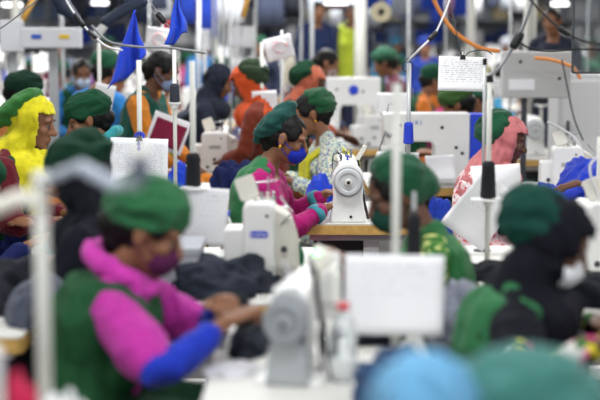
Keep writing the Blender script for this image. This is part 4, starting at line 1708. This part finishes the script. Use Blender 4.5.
cnt = 0
row = 0
y = 10.9
while y < 26.5:
    half = (330 / FPX) * (y + .3)
    x = -half - rnd.random() * .5
    col = 0
    while x < half:
        xx, yy = x + rnd.uniform(-.03, .03), y + rnd.uniform(-.1, .1)
        x += 1.42 if col % 2 == 0 else .66
        col += 1
        if any(abs(xx - a) < .68 and abs(yy - b_) < .8 for a, b_ in taken):
            continue
        facing = 0 if col % 2 else PI
        dr = 1 if facing == 0 else -1
        ai = rnd.randrange(5)
        hz = rnd.uniform(1.12, 1.30)
        c1 = rnd.choice(COLS)
        what = ('a headscarf' if ai == 3 else 'no cap' if ai == 4 else 'a green cap')
        lb = 'far-row worker in %s with %s' % (cname(c1), what)
        if ai >= len(ARCH) or ARCH[ai] is None:
            while len(ARCH) <= ai:
                ARCH.append(None)
            kw = dict(base[ai])
            p, _ = person(lb, (xx, yy, hz), facing, .42, 0, voxel=.014, face=False, seed=30 + ai, group=FARG, **kw)
            ARCH[ai] = p
        else:
            p = dup(ARCH[ai], (xx - dr * .2, yy, (hz - 1.2) * .3), facing, lb, FARG)
            p.location.z = 0
        mp = {'kameez': cloth(c1)}
        if ai == 3:
            mp['headscarf'] = cloth(c1)
        recolour(p, mp)
        # table, machine, stand, cone before the worker
        tx = xx + dr * .41
        if proto_t is None:
            proto_t = table('sewing table in the far rows', tx - .26, tx + .26, yy - .5, yy + .5, 'sewing tables in the far rows')
            proto_m = lockstitch('white sewing machine on a table in the far rows', (tx, yy, .75), -PI / 2 if facing == 0 else PI / 2, group='sewing machines in the far rows', detail=False)
            proto_s = stand('thin upright thread stand on a table in the far rows', tx + .14 * dr, yy + .3, 1.5, group='thread stands in the far rows', disc=[(1.1, .06)])
            proto_c = cone('dark thread cone on a stand in the far rows', (tx + .14 * dr, yy + .3, 1.11), group='thread cones in the far rows')
        else:
            dup(proto_t, (tx, yy, 0))
            dup(proto_m, (tx + rnd.uniform(-.05, .05), yy, .75), -PI / 2 if facing == 0 else PI / 2)
            dup(proto_s, (tx + .14 * dr, yy + .3, .75), 0)
            cc = dup(proto_c, (tx + .14 * dr, yy + .3, 1.11), 0)
            cm = rnd.choice([THREADK, THREADK, mat('white_thread', '#e9e8e2'), THREADB, mat('red_thread', '#b02a3a', rough=.8)])
            recolour(cc, {'wound_thread': cm})
        if rnd.random() < .6:
            paper('white sheet on a stand in the far rows', (tx + .14 * dr, yy + .27, rnd.uniform(1.18, 1.45)), rnd.uniform(.16, .26), rnd.uniform(.14, .2),
                  rnd.uniform(-.3, .3), rnd.uniform(-.3, .3), m=PAPER, seed=cnt, group='white sheets in the far rows')
        if rnd.random() < .55:
            heap('garment lying on a table in the far rows', (tx - dr * .02, yy + .36, .75), (.14, .12, rnd.uniform(.08, .2)), rnd.choice(['#1b3fb0', '#23283a', '#d9dade', '#1b3fb0', '#343b52']), cnt % 5, sub=3,
                 group='garments in the far rows')
        cnt += 1
    y += 1.5
    row += 1
print('stations', cnt)

# ----------------------------------------------------- hanging things far up
def hanging(label, x, y, ztop, w, h, color, group, seed=0):
    b = MB()
    rings = []
    n = 20
    for k, (zz, ww, dd) in enumerate(((0, .35, .3), (.04, .9, .5), (.12, 1, .8), (.5, .92, 1), (1, 1, 1))):
        rings.append([V((w / 2 * ww * math.cos(2 * PI * i / n), .045 * dd * math.sin(2 * PI * i / n) * (1 + .35 * math.sin(5 * 2 * PI * i / n + seed)), -h * zz)) for i in range(n)])
    b.ring_loft(rings)
    o = b.build('hanging_garment', cloth(color), None, True, loc=(x, y, ztop))
    tag(o, label, 'garment', group)
    return o


RAILS = [(14.8, -1.6, .1, 2.25), (17.5, .35, 2.3, 2.35), (20.6, -3.6, -.4, 2.4), (23.6, -.2, 4.0, 2.45)]
for y, x0, x1, z in RAILS:
    t = thing('hanging_rail', 'overhead garment rail %s' % {14.8: 'above the orange headscarf', 17.5: 'above the maroon worker', 20.6: 'far off at the upper left',
                                                         23.6: 'far off at the upper right'}[y], 'rail', ((x0 + x1) / 2, y, z))
    b = MB()
    b.cyl(((x0 - x1) / 2, 0, 0), ((x1 - x0) / 2, 0, 0), .018)
    b.build('rail_tube', STEEL, t, True)
    for sx in (-1, 1):
        b = MB()
        b.cyl((sx * (x1 - x0) / 2, 0, 0), (sx * (x1 - x0) / 2, 0, 3.8 - z), .008)
        b.build('drop_rod', STEEL, t, True)
    x = x0 + .1
    while x < x1 - .05:
        cl = rnd.choice(['#20263a', '#1f3fae', '#2b3348', '#3f465a', '#8e949e', '#1f3fae', '#15181f', '#c9ccd2', '#5a3448'])
        wd = rnd.uniform(.16, .34)
        hanging('hanging garment on an overhead rail', x, y, z - .02, wd, rnd.uniform(.3, .62), cl, 'garments on the overhead rails', x)
        x += wd * rnd.uniform(.8, 1.5)
for q, (px, D, r, lb) in enumerate(((360, 15, .065, 'white upright pipe above the maroon worker'), (18, 16, .05, 'white upright pipe at the upper left'),
                                    (528, 13, .055, 'white upright pipe behind the grey panel'), (470, 17, .05, 'white upright pipe behind the hanging sheet'),
                                    (216, 18, .04, 'grey upright pipe at the top centre'))):
    b = MB()
    yv = Yd(D)
    b.cyl((0, 0, 0), (0, 0, 3.8), r)
    tag(b.build('vertical_pipe', POLEW, None, True, loc=(X(px, D), yv, 0)), lb, 'pipe')
for q, (px, py, D, l, rl, lb) in enumerate(((336, 3, 14, .22, 0, 'small bright lamp at the top centre'), (12, 5, 16, .22, .1, 'bright tube lamp at the top left corner'),
                                            (100, 3, 18, .2, .0, 'bright tube lamp beyond the dark work lamps'), (560, 4, 17, .2, .3, 'bright tube lamp at the top right'))):
    t = thing('tube_lamp', lb, 'lamp', W(px, py, D))
    b = MB()
    b.box((0, 0, .03), (l, .08, .03))
    b.build('lamp_housing', WHITE, t)
    b = MB()
    b.cyl((-l / 2, 0, 0), (l / 2, 0, 0), .017, n=10)
    b.build('tube', mat('lamp_glow', '#ffffff', emit=4), t, True)
    b = MB()
    b.cyl((0, 0, .04), (0, 0, 3.8 - t.location.z), .006, n=6)
    b.build('drop_rod', STEEL, t, True)
# storage shelves before the back wall
KB = None
for q in range(7):
    t = thing('storage_shelf', 'tall storage shelf against the back wall, number unseen' if False else 'tall steel shelf of cloth bundles at the back wall', 'shelf', (-6.0 + 2.0 * q, 28.9, 0), 0, 'shelves at the back wall')
    for z in (.5, 1.0, 1.5, 2.0, 2.5):
        b = MB()
        b.box((0, 0, z), (1.9, .5, .03))
        b.build('shelf_board', GREYP, t)
    for sx in (-1, 1):
        b = MB()
        b.box((sx * .93, 0, 1.35), (.04, .5, 2.7))
        b.build('side_frame', GREYP, t)
    for z in (1.515, 2.015, 2.515):
        x = -.78
        while x < .75:
            wd = rnd.uniform(.18, .34)
            hh = rnd.uniform(.2, .42)
            b = MB()
            b.prism(rrect(wd, hh, .04, 0, hh / 2), 'y', -.2, .2)
            o = b.build('cloth_bundle', cloth(rnd.choice(['#2b3a66', '#c9ccd2', '#1f3fae', '#8e949e', '#e4e4e6', '#5a3448', '#c8b890', '#23283a', '#6a7c9a', '#d8d8dc'])), None, bevel=.02,
                        loc=(-6.0 + 2.0 * q + x + wd / 2, 28.9, z))
            tag(o, 'folded cloth bundle on a back wall shelf', 'bundle', 'cloth bundles on the back wall shelves')
            x += wd + .03
# thin poles and sheets crowding the upper band
for q, (px, D, zt) in enumerate(((216, 12.2, 2.2), (222, 12.6, 2.3), (229, 12.9, 2.1), (236, 13.3, 2.35), (251, 12.4, 2.3), (196, 13.8, 2.0), (448, 12.8, 2.3), (300, 12.7, 2.2), (312, 13.2, 2.3),
                                 (407, 13.1, 2.2), (510, 12.2, 2.3), (66, 12.4, 2.2), (148, 13.0, 2.2), (585, 12.5, 2.3))):
    b = MB()
    b.cyl((0, 0, 0), (rnd.uniform(-.06, .06), 0, zt), .009 + .004 * (q % 3), n=10)
    tag(b.build('upright_rod', POLEG, None, True, loc=(X(px, D), Yd(D), 0)), 'thin steel rod rising among the far machines', 'rod', 'thin steel rods among the far machines')
# reel of tape, yellow rods, hi-vis vest
t = thing('tape_reel', 'cream round reel high beside the white pipe', 'reel', W(381, 12, 12.5))
b = MB()
b.lathe([(.03, -.03), (.09, -.03), (.09, .03), (.03, .03), (.03, -.03)], n=28, M=Matrix.Rotation(PI / 2, 3, 'X'))
b.build('reel', mat('cream_tape', '#d9cfae', rough=.7), t, auto=True)
b = MB()
b.tube([(0, 0, 0), (0, 0, .3), (0, 0, 3.8 - t.location.z)], .006, 6)
b.build('drop_rod', STEEL, t)
for px0, py0, px1, py1, D, lb in ((36, -6, 22, 22, 11, 'orange-yellow rod slanting at the top left'), (248, -6, 243, 17, 12, 'orange-yellow rod above the high white sign')):
    b = MB()
    a, b2 = W(px0, py0, D), W(px1, py1, D)
    b.cyl((0, 0, 0), b2 - a, .022)
    tag(b.build('yellow_rod', mat('yellow_rod', '#e0a94a', rough=.5), None, True, loc=a), lb, 'rod')
# under every seated worker a stool, the near ones only
hero = [o for o in COL.objects if o.get('category') == 'person' and not o.get('group') and 'standing' not in o['label']]
ST = None
for o in hero:
    lb = 'wooden stool under the ' + ' '.join(o['label'].replace('woman', 'seated woman', 1).split()[:10])
    if ST is None:
        ST = stool(lb, o.location.x, o.location.y, .38)
    else:
        dup(ST, (o.location.x, o.location.y, 0), 0, lb)

SC.view_settings.view_transform = 'Standard'
SC.view_settings.look = 'None'
SC.view_settings.gamma = 1
SC.view_settings.use_curve_mapping = False
SC.view_settings.exposure = 0.0
SC.cycles.use_denoising = True
